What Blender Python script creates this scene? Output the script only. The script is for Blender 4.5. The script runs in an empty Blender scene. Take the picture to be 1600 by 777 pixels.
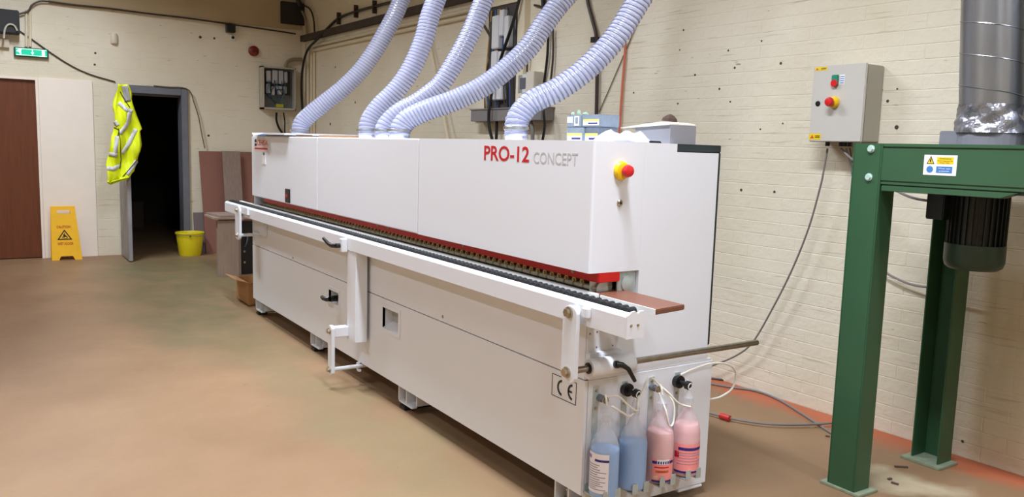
import bpy, bmesh, math, random
from mathutils import Vector, Matrix

random.seed(7)
S = bpy.context.scene
COL = S.collection
V = Vector
PI = math.pi

# ------------------------------------------------------------------ camera
CAM = V((2.3444, -1.8715, 1.45))
FW = V((-0.83184, 0.54135, -0.12241))
RT = V((0.54221, 0.83974, 0.02905))
UP = V((-0.11852, 0.04220, 0.99205))
FPX = 1275.6
cd = bpy.data.cameras.new('camera')
cd.sensor_width = 36.0
cd.lens = FPX * 36.0 / 1600.0
cd.clip_start = 0.05
cam = bpy.data.objects.new('camera', cd)
COL.objects.link(cam)
m = Matrix((RT, UP, -FW)).transposed().to_4x4()
m.translation = CAM
cam.matrix_world = m
S.camera = cam

# ------------------------------------------------------------------ world, exposure
S.view_settings.view_transform = 'Standard'
S.view_settings.look = 'None'
S.view_settings.gamma = 1
S.view_settings.exposure = 0.0
S.view_settings.use_curve_mapping = False
w = bpy.data.worlds.new('world')
S.world = w
w.use_nodes = True
w.node_tree.nodes['Background'].inputs[0].default_value = (0.9, 0.93, 1.0, 1)
w.node_tree.nodes['Background'].inputs[1].default_value = 0.05

# ------------------------------------------------------------------ lamps (fluorescent battens and one added fill, energy in W)
def area(loc, sx, sy, power, color=(0.90, 0.985, 1.11)):
    l = bpy.data.lights.new('tube_light', 'AREA')
    l.shape = 'RECTANGLE'; l.size = sx; l.size_y = sy; l.energy = power; l.color = color; l.spread = 2.65
    o = bpy.data.objects.new('tube_light', l)
    COL.objects.link(o); o.location = loc
    return o
LAMPS = [(-6.4, -1.4, 95), (-2.6, -0.5, 104), (0.6, -0.4, 124), (4.2, -1.8, 56), (3.6, 0.9, 62), (-1.2, -3.6, 56)]  # last entry: fill light added to brighten the machine front
for lx, ly, pw in LAMPS:
    area((lx, ly, 3.80), 1.5, 0.22, pw)

# ------------------------------------------------------------------ helpers
def s2l(c):
    return tuple((x / 255 / 12.92) if x / 255 <= 0.04045 else ((x / 255 + 0.055) / 1.055) ** 2.4 for x in c)

MATS = {}
def mat(name, rgb, rough=0.5, metal=0.0, spec=0.5, var=0.0, vscale=6.0, bump=0.0, bscale=60.0, emit=0.0, coat=0.0, stretch=None):
    """principled surface with procedural mottling (var) and fine relief (bump)"""
    if name in MATS: return MATS[name]
    M = bpy.data.materials.new(name); M.use_nodes = True
    nt = M.node_tree; N = nt.nodes; L = nt.links
    b = N['Principled BSDF']
    col = (*s2l(rgb), 1)
    b.inputs['Base Color'].default_value = col
    b.inputs['Roughness'].default_value = rough
    b.inputs['Metallic'].default_value = metal
    b.inputs['Specular IOR Level'].default_value = spec
    b.inputs['Coat Weight'].default_value = coat
    if emit:
        b.inputs['Emission Color'].default_value = col
        b.inputs['Emission Strength'].default_value = emit
    if var or bump:
        tc = N.new('ShaderNodeNewGeometry')
        src = tc.outputs['Position']
        if stretch:
            mp = N.new('ShaderNodeMapping'); mp.inputs['Scale'].default_value = stretch
            L.new(src, mp.inputs[0]); src = mp.outputs[0]
    if var:
        n = N.new('ShaderNodeTexNoise'); n.inputs['Scale'].default_value = vscale; n.inputs['Detail'].default_value = 6
        L.new(src, n.inputs['Vector'])
        r = N.new('ShaderNodeValToRGB')
        r.color_ramp.elements[0].position = 0.3; r.color_ramp.elements[1].position = 0.7
        r.color_ramp.elements[0].color = tuple(max(0, c * (1 - var)) for c in col[:3]) + (1,)
        r.color_ramp.elements[1].color = tuple(min(1, c * (1 + var)) for c in col[:3]) + (1,)
        L.new(n.outputs['Fac'], r.inputs[0]); L.new(r.outputs[0], b.inputs['Base Color'])
    if bump:
        n2 = N.new('ShaderNodeTexNoise'); n2.inputs['Scale'].default_value = bscale; n2.inputs['Detail'].default_value = 4
        L.new(src, n2.inputs['Vector'])
        bp = N.new('ShaderNodeBump'); bp.inputs['Strength'].default_value = bump; bp.inputs['Distance'].default_value = 0.01
        L.new(n2.outputs['Fac'], bp.inputs['Height']); L.new(bp.outputs[0], b.inputs['Normal'])
    MATS[name] = M
    return M

def see_through(name, rgb, alpha, rough=0.25, spec=0.5, trans=0.3):
    if name in MATS: return MATS[name]
    M = bpy.data.materials.new(name); M.use_nodes = True
    nt = M.node_tree; N = nt.nodes; L = nt.links
    b = N['Principled BSDF']; out = N['Material Output']
    b.inputs['Base Color'].default_value = (*s2l(rgb), 1)
    b.inputs['Roughness'].default_value = rough
    b.inputs['Specular IOR Level'].default_value = spec
    tl = N.new('ShaderNodeBsdfTranslucent'); tl.inputs[0].default_value = (*s2l(rgb), 1)
    m1 = N.new('ShaderNodeMixShader'); m1.inputs[0].default_value = trans
    L.new(b.outputs[0], m1.inputs[1]); L.new(tl.outputs[0], m1.inputs[2])
    tr = N.new('ShaderNodeBsdfTransparent')
    m2 = N.new('ShaderNodeMixShader'); m2.inputs[0].default_value = alpha
    L.new(tr.outputs[0], m2.inputs[1]); L.new(m1.outputs[0], m2.inputs[2])
    L.new(m2.outputs[0], out.inputs[0])
    MATS[name] = M
    return M

def at(u, v, X=None, Y=None, Z=None, D=None):
    """pixel of the 1600x777 photograph -> point on a plane of the room"""
    d = FW + RT * ((u - 800) / FPX) - UP * ((v - 388.5) / FPX)
    if D is not None: t = D
    elif X is not None: t = (X - CAM.x) / d.x
    elif Y is not None: t = (Y - CAM.y) / d.y
    else: t = (Z - CAM.z) / d.z
    return CAM + d * t
def proj(P):
    d = V(P) - CAM; z = d.dot(FW)
    if z < 0.05: return None
    return (800 + FPX * d.dot(RT) / z, 388.5 - FPX * d.dot(UP) / z, z)

TH = math.atan(0.0349)
WM = Matrix.Translation((0, 2.12, 0)) @ Matrix.Rotation(TH, 4, 'Z')     # frame of the right-hand wall: x along, -y into the room
WMI = WM.inverted()
def atW(u, v, off=0.0):
    """pixel -> local wall coordinates (s, -off, z)"""
    d = FW + RT * ((u - 800) / FPX) - UP * ((v - 388.5) / FPX)
    n = V((WM[0][1], WM[1][1], WM[2][1])); p = WM @ V((0, -off, 0))
    t = (p - CAM).dot(n) / d.dot(n)
    return WMI @ (CAM + d * t)

class MB:
    def __init__(s, xf=None):
        s.v = []; s.f = []; s.xf = xf
    def add(s, vs, fs):
        k = len(s.v); s.v += [V(p) for p in vs]; s.f += [tuple(i + k for i in f) for f in fs]; return s
    def box(s, lo, hi, M=None):
        (a, b, c), (d, e, f) = lo, hi
        vs = [V((x, y, z)) for x in (a, d) for y in (b, e) for z in (c, f)]
        if M: vs = [M @ p for p in vs]
        return s.add(vs, [(0, 1, 3, 2), (4, 6, 7, 5), (0, 4, 5, 1), (2, 3, 7, 6), (0, 2, 6, 4), (1, 5, 7, 3)])
    def prism(s, pts, ext):
        n = len(pts); ext = V(ext); pts = [V(p) for p in pts]
        return s.add(pts + [p + ext for p in pts], [tuple(range(n))[::-1], tuple(range(n, 2 * n))] + [(i, (i + 1) % n, n + (i + 1) % n, n + i) for i in range(n)])
    def cyl(s, p0, p1, r, seg=16, r2=None):
        p0 = V(p0); p1 = V(p1); r2 = r if r2 is None else r2
        q = (p1 - p0).to_track_quat('Z', 'Y')
        vs = []
        for p, rr in ((p0, r), (p1, r2)):
            for i in range(seg):
                a = 2 * PI * i / seg
                vs.append(p + q @ V((rr * math.cos(a), rr * math.sin(a), 0)))
        return s.add(vs, [(i, (i + 1) % seg, seg + (i + 1) % seg, seg + i) for i in range(seg)] + [tuple(range(seg))[::-1], tuple(range(seg, 2 * seg))])
    def lathe(s, o, prof, seg=20, axis=(0, 0, 1), sy=1.0, caps=True):
        o = V(o); q = V(axis).to_track_quat('Z', 'Y'); vs = []; fs = []
        for r, z in prof:
            for i in range(seg):
                a = 2 * PI * i / seg
                vs.append(o + q @ V((r * math.cos(a), r * math.sin(a) * sy, z)))
        for k in range(len(prof) - 1):
            for i in range(seg):
                fs.append((k * seg + i, k * seg + (i + 1) % seg, (k + 1) * seg + (i + 1) % seg, (k + 1) * seg + i))
        if caps: fs += [tuple(range(seg))[::-1], tuple(range((len(prof) - 1) * seg, len(prof) * seg))]
        return s.add(vs, fs)
    def tube(s, pts, r, seg=8, closed_caps=True):
        pts = [V(p) for p in pts]; n = len(pts); vs = []
        t0 = (pts[1] - pts[0]).normalized()
        nrm = t0.orthogonal().normalized()
        for k in range(n):
            t = (pts[min(k + 1, n - 1)] - pts[max(k - 1, 0)])
            t = t.normalized() if t.length > 1e-9 else t0
            nrm = (nrm - t * nrm.dot(t)).normalized(); b = t.cross(nrm)
            rr = r(k / (n - 1)) if callable(r) else r
            for i in range(seg):
                a = 2 * PI * i / seg
                vs.append(pts[k] + nrm * (rr * math.cos(a)) + b * (rr * math.sin(a)))
        fs = [(k * seg + i, k * seg + (i + 1) % seg, (k + 1) * seg + (i + 1) % seg, (k + 1) * seg + i) for k in range(n - 1) for i in range(seg)]
        fs += [tuple(range(seg))[::-1], tuple(range((n - 1) * seg, n * seg))]
        return s.add(vs, fs)
    def build(s, name, m, parent=None, bevel=0.0, smooth=False, base=None, segs=2):
        vs = [s.xf @ p for p in s.v] if s.xf else s.v
        if parent is not None: o0 = V(parent['_o'])
        elif base == 'auto':
            xs = [p.x for p in vs]; ys = [p.y for p in vs]; zs = [p.z for p in vs]
            o0 = V(((min(xs) + max(xs)) / 2, (min(ys) + max(ys)) / 2, min(zs)))
        else: o0 = V(base) if base else V((0, 0, 0))
        me = bpy.data.meshes.new(name)
        me.from_pydata([p - o0 for p in vs], [], s.f)
        bm = bmesh.new(); bm.from_mesh(me)
        bmesh.ops.recalc_face_normals(bm, faces=bm.faces)
        if bevel:
            es = [e for e in bm.edges if len(e.link_faces) == 2 and e.calc_face_angle(0) > 0.5]
            bmesh.ops.bevel(bm, geom=es, offset=bevel, segments=segs, affect='EDGES', clamp_overlap=True)
        if smooth:
            for f in bm.faces: f.smooth = True
            for e in bm.edges:
                if len(e.link_faces) == 2 and e.calc_face_angle(0) > 0.7: e.smooth = False
        bm.to_mesh(me); bm.free()
        me.materials.append(m)
        o = bpy.data.objects.new(name, me); COL.objects.link(o)
        if parent is not None: o.parent = parent
        else: o.location = o0
        o['_o'] = tuple(o0)
        return o

def tag(o, label, cat, group=None, kind=None):
    if label: o['label'] = label
    if cat: o['category'] = cat
    if group: o['group'] = group
    if kind: o['kind'] = kind
    return o
def thing(name, label, cat, loc, group=None):
    o = bpy.data.objects.new(name, None); COL.objects.link(o)
    o.location = loc; o.empty_display_size = 0.1; o['_o'] = tuple(loc)
    return tag(o, label, cat, group)
def struct(o): o['kind'] = 'structure'; return o
def B(lo, hi, xf=None): return MB(xf).box(lo, hi)

def text(name, body, m, parent, o, xd, zd, width, height, depth=0.0006, xf=None, bold=0.0):
    """flat lettering fitted to width x height; o = lower left corner, xd / zd = reading and up directions"""
    c = bpy.data.curves.new('txt', 'FONT'); c.body = body; c.align_x = 'LEFT'; c.resolution_u = 3; c.offset = bold
    to = bpy.data.objects.new('txt', c); COL.objects.link(to)
    me = bpy.data.meshes.new_from_object(to)
    vs = [v.co.copy() for v in me.vertices]; fs = [tuple(p.vertices) for p in me.polygons]
    bpy.data.objects.remove(to); bpy.data.curves.remove(c); bpy.data.meshes.remove(me)
    x0 = min(p.x for p in vs); x1 = max(p.x for p in vs); y0 = min(p.y for p in vs); y1 = max(p.y for p in vs)
    o = V(o); xd = V(xd).normalized(); zd = V(zd).normalized(); nd = xd.cross(zd)
    mb = MB(xf)
    mb.v = [o + xd * ((p.x - x0) / (x1 - x0) * width) + zd * ((p.y - y0) / (y1 - y0) * height) + nd * depth for p in vs]
    mb.f = fs
    ob = mb.build(name, m, parent)
    md = ob.modifiers.new('thick', 'SOLIDIFY'); md.thickness = depth * 0.9; md.offset = -1
    return ob

def spline(P, n=12):
    P = [V(p) for p in P]; out = []
    Q = [P[0] * 2 - P[1]] + P + [P[-1] * 2 - P[-2]]
    for i in range(1, len(Q) - 2):
        a, b, c, d = Q[i - 1:i + 3]
        for k in range(n):
            t = k / n
            out.append(0.5 * ((2 * b) + (c - a) * t + (2 * a - 5 * b + 4 * c - d) * t * t + (3 * b - a - 3 * c + d) * t ** 3))
    out.append(P[-1]); return out

def bolt(name, m, parent, p, d, r=0.008, h=0.006, seg=6, xf=None):
    p = V(p); d = V(d).normalized()
    mb = MB(xf); mb.cyl(p, p + d * h * 0.35, r * 1.35, 14); mb.cyl(p + d * h * 0.35, p + d * h, r, seg)
    return mb.build(name, m, parent)

# ------------------------------------------------------------------ materials
def wall_paint():
    M = bpy.data.materials.new('cream_wall_paint'); M.use_nodes = True
    nt = M.node_tree; N = nt.nodes; L = nt.links; b = N['Principled BSDF']
    g = N.new('ShaderNodeNewGeometry')
    n = N.new('ShaderNodeTexNoise'); n.inputs['Scale'].default_value = 1.1; n.inputs['Detail'].default_value = 5
    L.new(g.outputs['Position'], n.inputs['Vector'])
    r = N.new('ShaderNodeValToRGB'); r.color_ramp.elements[0].position = 0.32; r.color_ramp.elements[1].position = 0.68
    r.color_ramp.elements[0].color = (*s2l((222, 211, 186)), 1); r.color_ramp.elements[1].color = (*s2l((234, 225, 205)), 1)
    L.new(n.outputs['Fac'], r.inputs[0])
    # chipped paint: dark flecks drawn out along the courses
    mp = N.new('ShaderNodeMapping'); mp.inputs['Scale'].default_value = (7, 7, 42)
    L.new(g.outputs['Position'], mp.inputs[0])
    n2 = N.new('ShaderNodeTexNoise'); n2.inputs['Scale'].default_value = 1.0; n2.inputs['Detail'].default_value = 3
    L.new(mp.outputs[0], n2.inputs['Vector'])
    r2 = N.new('ShaderNodeValToRGB'); r2.color_ramp.elements[0].position = 0.735; r2.color_ramp.elements[1].position = 0.76
    r2.color_ramp.elements[0].color = (0, 0, 0, 1); r2.color_ramp.elements[1].color = (1, 1, 1, 1)
    L.new(n2.outputs['Fac'], r2.inputs[0])
    mx = N.new('ShaderNodeMix'); mx.data_type = 'RGBA'
    mx.inputs[7].default_value = (*s2l((140, 112, 78)), 1)
    mth = N.new('ShaderNodeMath'); mth.operation = 'MULTIPLY'; mth.inputs[1].default_value = 0.75
    L.new(r2.outputs[0], mth.inputs[0]); L.new(mth.outputs[0], mx.inputs[0]); L.new(r.outputs[0], mx.inputs[6])
    mp4 = N.new('ShaderNodeMapping'); mp4.inputs['Scale'].default_value = (2.6, 2.6, 90)
    wn = N.new('ShaderNodeTexNoise'); wn.inputs['Scale'].default_value = 5.0; wn.inputs['Detail'].default_value = 3
    L.new(g.outputs['Position'], wn.inputs['Vector'])
    wa = N.new('ShaderNodeVectorMath'); wa.operation = 'MULTIPLY_ADD'; wa.inputs[1].default_value = (0, 0, 0.03)
    L.new(wn.outputs['Color'], wa.inputs[0]); L.new(g.outputs['Position'], wa.inputs[2]); L.new(wa.outputs[0], mp4.inputs[0])
    n4 = N.new('ShaderNodeTexNoise'); n4.inputs['Scale'].default_value = 1.0; n4.inputs['Detail'].default_value = 2
    L.new(mp4.outputs[0], n4.inputs['Vector'])
    r4 = N.new('ShaderNodeValToRGB'); r4.color_ramp.elements[0].position = 0.66; r4.color_ramp.elements[1].position = 0.72
    r4.color_ramp.elements[0].color = (0, 0, 0, 1); r4.color_ramp.elements[1].color = (1, 1, 1, 1)
    L.new(n4.outputs['Fac'], r4.inputs[0])
    m4 = N.new('ShaderNodeMath'); m4.operation = 'MULTIPLY'; m4.inputs[1].default_value = 0.35; L.new(r4.outputs[0], m4.inputs[0])
    mx4 = N.new('ShaderNodeMix'); mx4.data_type = 'RGBA'; mx4.inputs[7].default_value = (*s2l((160, 138, 104)), 1)
    L.new(m4.outputs[0], mx4.inputs[0]); L.new(mx.outputs[2], mx4.inputs[6])
    L.new(mx4.outputs[2], b.inputs['Base Color'])
    b.inputs['Roughness'].default_value = 0.55; b.inputs['Specular IOR Level'].default_value = 0.35
    n3 = N.new('ShaderNodeTexNoise'); n3.inputs['Scale'].default_value = 28; n3.inputs['Detail'].default_value = 5
    L.new(g.outputs['Position'], n3.inputs['Vector'])
    bp = N.new('ShaderNodeBump'); bp.inputs['Strength'].default_value = 0.35; bp.inputs['Distance'].default_value = 0.01
    L.new(n3.outputs['Fac'], bp.inputs['Height']); L.new(bp.outputs[0], b.inputs['Normal'])
    return M

def floor_mat():
    M = bpy.data.materials.new('worn_painted_concrete'); M.use_nodes = True
    nt = M.node_tree; N = nt.nodes; L = nt.links; b = N['Principled BSDF']
    g = N.new('ShaderNodeNewGeometry'); pos = g.outputs['Position']
    def noise(sc, det=6, rough=0.6, w=None):
        n = N.new('ShaderNodeTexNoise'); n.inputs['Scale'].default_value = sc; n.inputs['Detail'].default_value = det; n.inputs['Roughness'].default_value = rough
        L.new(pos, n.inputs['Vector']); return n.outputs['Fac']
    def ramp(src, p0, c0, p1, c1):
        r = N.new('ShaderNodeValToRGB'); r.color_ramp.elements[0].position = p0; r.color_ramp.elements[1].position = p1
        r.color_ramp.elements[0].color = (*c0, 1); r.color_ramp.elements[1].color = (*c1, 1); L.new(src, r.inputs[0]); return r.outputs[0]
    def mix(f, a, c):
        mx = N.new('ShaderNodeMix'); mx.data_type = 'RGBA'
        L.new(f, mx.inputs[0])
        L.new(a, mx.inputs[6])
        if isinstance(c, tuple): mx.inputs[7].default_value = (*c, 1)
        else: L.new(c, mx.inputs[7])
        return mx.outputs[2]
    def math_(op, a, c):
        mm = N.new('ShaderNodeMath'); mm.operation = op; mm.use_clamp = True
        for i, q in enumerate((a, c)):
            if isinstance(q, (int, float)): mm.inputs[i].default_value = q
            else: L.new(q, mm.inputs[i])
        return mm.outputs[0]
    base = ramp(noise(0.9), 0.3, s2l((138, 108, 80)), 0.7, s2l((158, 127, 96)))
    base = mix(math_('MULTIPLY', ramp(noise(7, 8, 0.7), 0.45, (0, 0, 0), 0.75, (1, 1, 1)), 0.3), base, s2l((140, 112, 92)))
    # blob masks in room coordinates
    def blob(cx, cy, rx, ry, rot=0.0, inner=0.55):
        mp = N.new('ShaderNodeMapping'); mp.vector_type = 'TEXTURE'
        mp.inputs['Location'].default_value = (cx, cy, 0); mp.inputs['Rotation'].default_value = (0, 0, rot); mp.inputs['Scale'].default_value = (rx, ry, 1e3)
        wv = N.new('ShaderNodeMix'); wv.data_type = 'VECTOR'
        nn = N.new('ShaderNodeTexNoise'); nn.inputs['Scale'].default_value = 1.7; nn.inputs['Detail'].default_value = 5
        L.new(pos, nn.inputs['Vector'])
        ad = N.new('ShaderNodeVectorMath'); ad.operation = 'MULTIPLY_ADD'
        ad.inputs[1].default_value = (0.8, 0.8, 0.0); L.new(nn.outputs['Color'], ad.inputs[0])
        sub = N.new('ShaderNodeVectorMath'); sub.operation = 'SUBTRACT'; sub.inputs[1].default_value = (0.4, 0.4, 0)
        L.new(pos, sub.inputs[0]); L.new(sub.outputs[0], ad.inputs[2])
        L.new(ad.outputs[0], mp.inputs[0])
        gr = N.new('ShaderNodeTexGradient'); gr.gradient_type = 'SPHERICAL'; L.new(mp.outputs[0], gr.inputs[0])
        return ramp(gr.outputs['Fac'], 0.0, (0, 0, 0), inner, (1, 1, 1))
    patch = ramp(noise(3.1, 7, 0.65), 0.33, (0.6, 0.6, 0.6), 0.6, (1, 1, 1))
    gmask = math_('MULTIPLY', math_('MAXIMUM', blob(-6.9, -0.1, 2.0, 1.0), blob(-5.2, -0.45, 2.6, 0.65)), patch)
    base = mix(math_('MULTIPLY', gmask, 0.72), base, s2l((94, 96, 68)))
    bm_ = blob(-5.6, -2.6, 3.8, 2.4)
    base = mix(math_('MULTIPLY', bm_, 0.7), base, s2l((92, 64, 42)))
    base = mix(math_('MULTIPLY', math_('MULTIPLY', blob(-1.6, -0.25, 2.4, 0.35), patch), 0.35), base, s2l((120, 122, 88)))
    base = mix(math_('MULTIPLY', blob(0.4, 0.6, 2.2, 1.1), 0.5), base, s2l((122, 96, 70)))
    # red paint along the right-hand wall
    mpw = N.new('ShaderNodeMapping'); mpw.vector_type = 'TEXTURE'
    mpw.inputs['Location'].default_value = (0, 2.12, 0); mpw.inputs['Rotation'].default_value = (0, 0, TH)
    L.new(pos, mpw.inputs[0])
    sp = N.new('ShaderNodeSeparateXYZ'); L.new(mpw.outputs[0], sp.inputs[0])
    dy = math_('MULTIPLY', sp.outputs['Y'], -1.0)
    wob = math_('MULTIPLY', noise(2.6, 6), 0.42)
    red = N.new('ShaderNodeMapRange'); red.inputs[1].default_value = -0.10; red.inputs[2].default_value = 0.04; red.inputs[3].default_value = 1; red.inputs[4].default_value = 0
    dd = N.new('ShaderNodeMath'); dd.operation = 'SUBTRACT'; L.new(dy, dd.inputs[0]); L.new(wob, dd.inputs[1])
    L.new(dd.outputs[0], red.inputs[0])
    base = mix(math_('MULTIPLY', red.outputs[0], 0.8), base, s2l((188, 98, 66)))
    # pale patch by the base plates, dark specks
    base = mix(math_('MULTIPLY', math_('MULTIPLY', blob(0.35, 1.62, 0.35, 0.16, 0.6), patch), 0.7), base, s2l((205, 195, 165)))
    base = mix(ramp(noise(16, 4), 0.71, (0, 0, 0), 0.76, (1, 1, 1)), base, s2l((115, 88, 66)))
    L.new(base, b.inputs['Base Color'])
    rr = N.new('ShaderNodeMapRange'); L.new(noise(2.2), rr.inputs[0]); rr.inputs[3].default_value = 0.35; rr.inputs[4].default_value = 0.65
    L.new(rr.outputs[0], b.inputs['Roughness'])
    b.inputs['Specular IOR Level'].default_value = 0.22
    bp = N.new('ShaderNodeBump'); bp.inputs['Strength'].default_value = 0.25; bp.inputs['Distance'].default_value = 0.004
    L.new(noise(45, 5), bp.inputs['Height']); L.new(bp.outputs[0], b.inputs['Normal'])
    return M

PAINT = wall_paint()
FLOOR = floor_mat()
WHITE = mat('white_powder_coat', (229, 230, 236), 0.36, bump=0.02, bscale=300)
WHITE2 = mat('white_cast_paint', (226, 228, 234), 0.42, bump=0.06, bscale=180)
GREY_END = mat('pale_end_panel', (226, 227, 232), 0.4, bump=0.02, bscale=300)
DARK = mat('black_rubber', (26, 26, 28), 0.5, bump=0.05)
BLACK = mat('black_plastic', (20, 20, 22), 0.35)
BLACKGREY = mat('dark_back_frame', (40, 48, 50), 0.45)
RED = mat('red_beam_paint', (196, 26, 24), 0.35, var=0.05)
STEEL = mat('brushed_steel', (170, 160, 148), 0.28, 1.0, var=0.12, vscale=30)
BOLT = mat('zinc_bolt', (190, 180, 160), 0.3, 1.0, var=0.1, vscale=60)
GALV = mat('galvanised_sheet', (196, 208, 208), 0.36, 0.5, var=0.14, vscale=22)
OLIVE = mat('olive_track_pad', (168, 164, 142), 0.35, 0.0, var=0.2, vscale=25)
GOLD = mat('yellow_zinc_roller', (222, 196, 134), 0.3, 0.8, var=0.15, vscale=50)
WOODRED = mat('brown_melamine', (124, 78, 60), 0.4, var=0.12, vscale=9, stretch=(3, 30, 30))
WOODCORE = mat('brown_core', (150, 88, 50), 0.5, var=0.15, vscale=60)
WHITE_EDGE = mat('white_edge_band', (238, 238, 236), 0.35)
GREEN = mat('green_machine_paint', (52, 89, 60), 0.38, var=0.04, vscale=4, bump=0.03, bscale=120)
GREEN_DK = mat('dark_green_motor', (42, 64, 50), 0.42, var=0.1, vscale=20)
MOTOR = mat('motor_fins', (26, 34, 32), 0.45, var=0.15, vscale=40)
BASEPL = mat('dusty_green_plate', (140, 150, 125), 0.6, var=0.15, vscale=40)
DUCT = mat('spiral_duct_zinc', (150, 152, 156), 0.3, 0.85, var=0.12, vscale=10, stretch=(1, 1, 0.25))
TAPE = mat('silver_duct_tape', (150, 150, 158), 0.24, 0.75, var=0.2, vscale=14, bump=0.8, bscale=22)
GREYBOX = mat('grey_enclosure_paint', (202, 197, 188), 0.45, bump=0.04, bscale=200)
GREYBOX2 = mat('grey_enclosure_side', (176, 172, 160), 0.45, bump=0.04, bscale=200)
GREYFR = mat('grey_frame_paint', (112, 114, 122), 0.5, var=0.08, vscale=8)
LEAF = mat('grey_door_leaf', (150, 148, 150), 0.5, var=0.12, vscale=5)
BROWNDOOR = mat('brown_veneer', (106, 54, 26), 0.45, var=0.16, vscale=4, stretch=(8, 8, 0.8))
BOARDW = mat('white_board_paint', (246, 234, 220), 0.55, var=0.02)
YEL = mat('safety_yellow', (250, 208, 20), 0.4)
YELSIGN = mat('sign_yellow_plastic', (248, 190, 24), 0.4, var=0.04, vscale=10)
BUCKET = mat('bucket_yellow_plastic', (232, 214, 30), 0.4)
REDB = mat('red_button', (214, 34, 38), 0.3)
REDT = mat('red_print', (196, 20, 34), 0.5)
GREYT = mat('grey_print', (192, 192, 194), 0.5)
INK = mat('black_print', (24, 22, 26), 0.5)
NAVY = mat('navy_print', (46, 36, 120), 0.5)
BLUEP = mat('blue_print', (66, 124, 190), 0.5)
STICKW = mat('white_sticker', (240, 240, 240), 0.45)
CABLE = mat('grey_cable', (128, 122, 118), 0.45)
CABLEW = mat('white_cable', (232, 228, 218), 0.4)
CONDUIT = mat('cream_conduit', (226, 214, 186), 0.45)
CABLED = mat('dark_brown_cable', (58, 44, 36), 0.5)
CARD = mat('cardboard', (176, 128, 84), 0.7, var=0.1, vscale=30)
PINKB = mat('brown_board_face', (138, 92, 78), 0.55, var=0.06, vscale=3)
GREYWOOD = mat('grey_brown_laminate', (142, 122, 110), 0.5, var=0.12, vscale=5, stretch=(12, 12, 0.8))
GREYWOOD2 = mat('pale_grey_laminate', (158, 138, 124), 0.5, var=0.12, vscale=5, stretch=(12, 12, 0.8))
VEST = mat('fluorescent_yellow_cloth', (226, 240, 14), 0.6, var=0.03, vscale=20, bump=0.15, bscale=150)
TAPE_R = mat('reflective_tape', (204, 204, 208), 0.45, 0.0)
GREYCLOTH = mat('grey_lining', (150, 146, 144), 0.7, var=0.1, vscale=20)
BIND = mat('dark_vest_binding', (62, 66, 36), 0.7)

# ================================================================== THE SETTING
XF = -8.632
fl = MB().box((-13.2, -5.2, -0.12), (5.7, 2.6, 0)).build('floor', FLOOR); struct(fl)
ce = MB().box((-8.83, -5.2, 4.0), (5.7, 2.6, 4.12)).build('ceiling', mat('ceiling_paint', (200, 192, 176), 0.8)); struct(ce)
wl = MB().box((-8.83, -5.3, 0), (5.7, -5.15, 4.0)).build('wall_left', mat('left_wall_paint', (216, 202, 172), 0.6, var=0.04, vscale=2)); struct(wl)
wb = MB().box((5.6, -5.2, 0), (5.75, 2.6, 4.0)).build('wall_back', mat('back_wall_paint', (216, 202, 172), 0.6, var=0.04, vscale=2)); struct(wb)

# right-hand wall: painted brickwork
wr = MB(WM).box((-8.9, 0.0, 0), (5.6, 0.16, 4.0)).build('wall_right', PAINT); struct(wr)
def brick_mesh(lx, lz, d=0.0013, c=0.0011):
    """front face chamfered block; local x = length, y = out (negative), z = height; origin at lower left on the wall plane"""
    v = [(0, 0.004, 0), (lx, 0.004, 0), (lx, 0.004, lz), (0, 0.004, lz),
         (0, -d + c, 0), (lx, -d + c, 0), (lx, -d + c, lz), (0, -d + c, lz),
         (c * 1.6, -d, c * 1.6), (lx - c * 1.6, -d, c * 1.6), (lx - c * 1.6, -d, lz - c * 1.6), (c * 1.6, -d, lz - c * 1.6)]
    f = [(0, 1, 5, 4), (1, 2, 6, 5), (2, 3, 7, 6), (3, 0, 4, 7), (4, 5, 9, 8), (5, 6, 10, 9), (6, 7, 11, 10), (7, 4, 8, 11), (8, 9, 10, 11)]
    return v, f
BL, BH = 0.225, 0.075
cells = []
row = 0; z = 0.0
while z < 3.9:
    s0 = -8.6 + (BL / 2 if row % 2 else 0)
    while s0 < 2.2:
        c = WM @ V((s0 + BL / 2, 0, z + BH / 2)); p = proj(c)
        vis = p and -20 < p[0] < 1620 and -20 < p[1] < 800
        # bricks hidden behind the machine are not the ones that show
        hid = p and p[0] < 1105 and p[1] > 225
        cells.append((p[2] if (vis and not hid) else 99 + abs(s0), s0, z))
        s0 += BL
    z += BH; row += 1
cells.sort()
me_b = []
for k in range(4):
    v, f = brick_mesh(BL - random.uniform(0.003, 0.005), BH - random.uniform(0.003, 0.0045), 0.0011 + 0.0002 * k)
    me = bpy.data.meshes.new('brick'); me.from_pydata(v, [], f); me.materials.append(PAINT); me_b.append(me)
for _, s0, z in cells[:300]:
    o = bpy.data.objects.new('brick', random.choice(me_b)); COL.objects.link(o); o.parent = wr
    o.matrix_local = WM @ Matrix.Translation((s0 + 0.002, random.uniform(-0.0003, 0.0003), z + 0.002)) @ Matrix.Rotation(random.uniform(-0.003, 0.003), 4, 'Y')
mb = MB(WM)
for _, s0, z in cells[300:]:
    v, f = brick_mesh(BL - 0.004, BH - 0.004, 0.0013)
    dy = random.uniform(-0.0003, 0.0003)
    mb.add([V(q) + V((s0 + 0.002, dy, z + 0.002)) for q in v], f)
o = mb.build('brickwork', PAINT, wr); o['kind'] = 'stuff'
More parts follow.
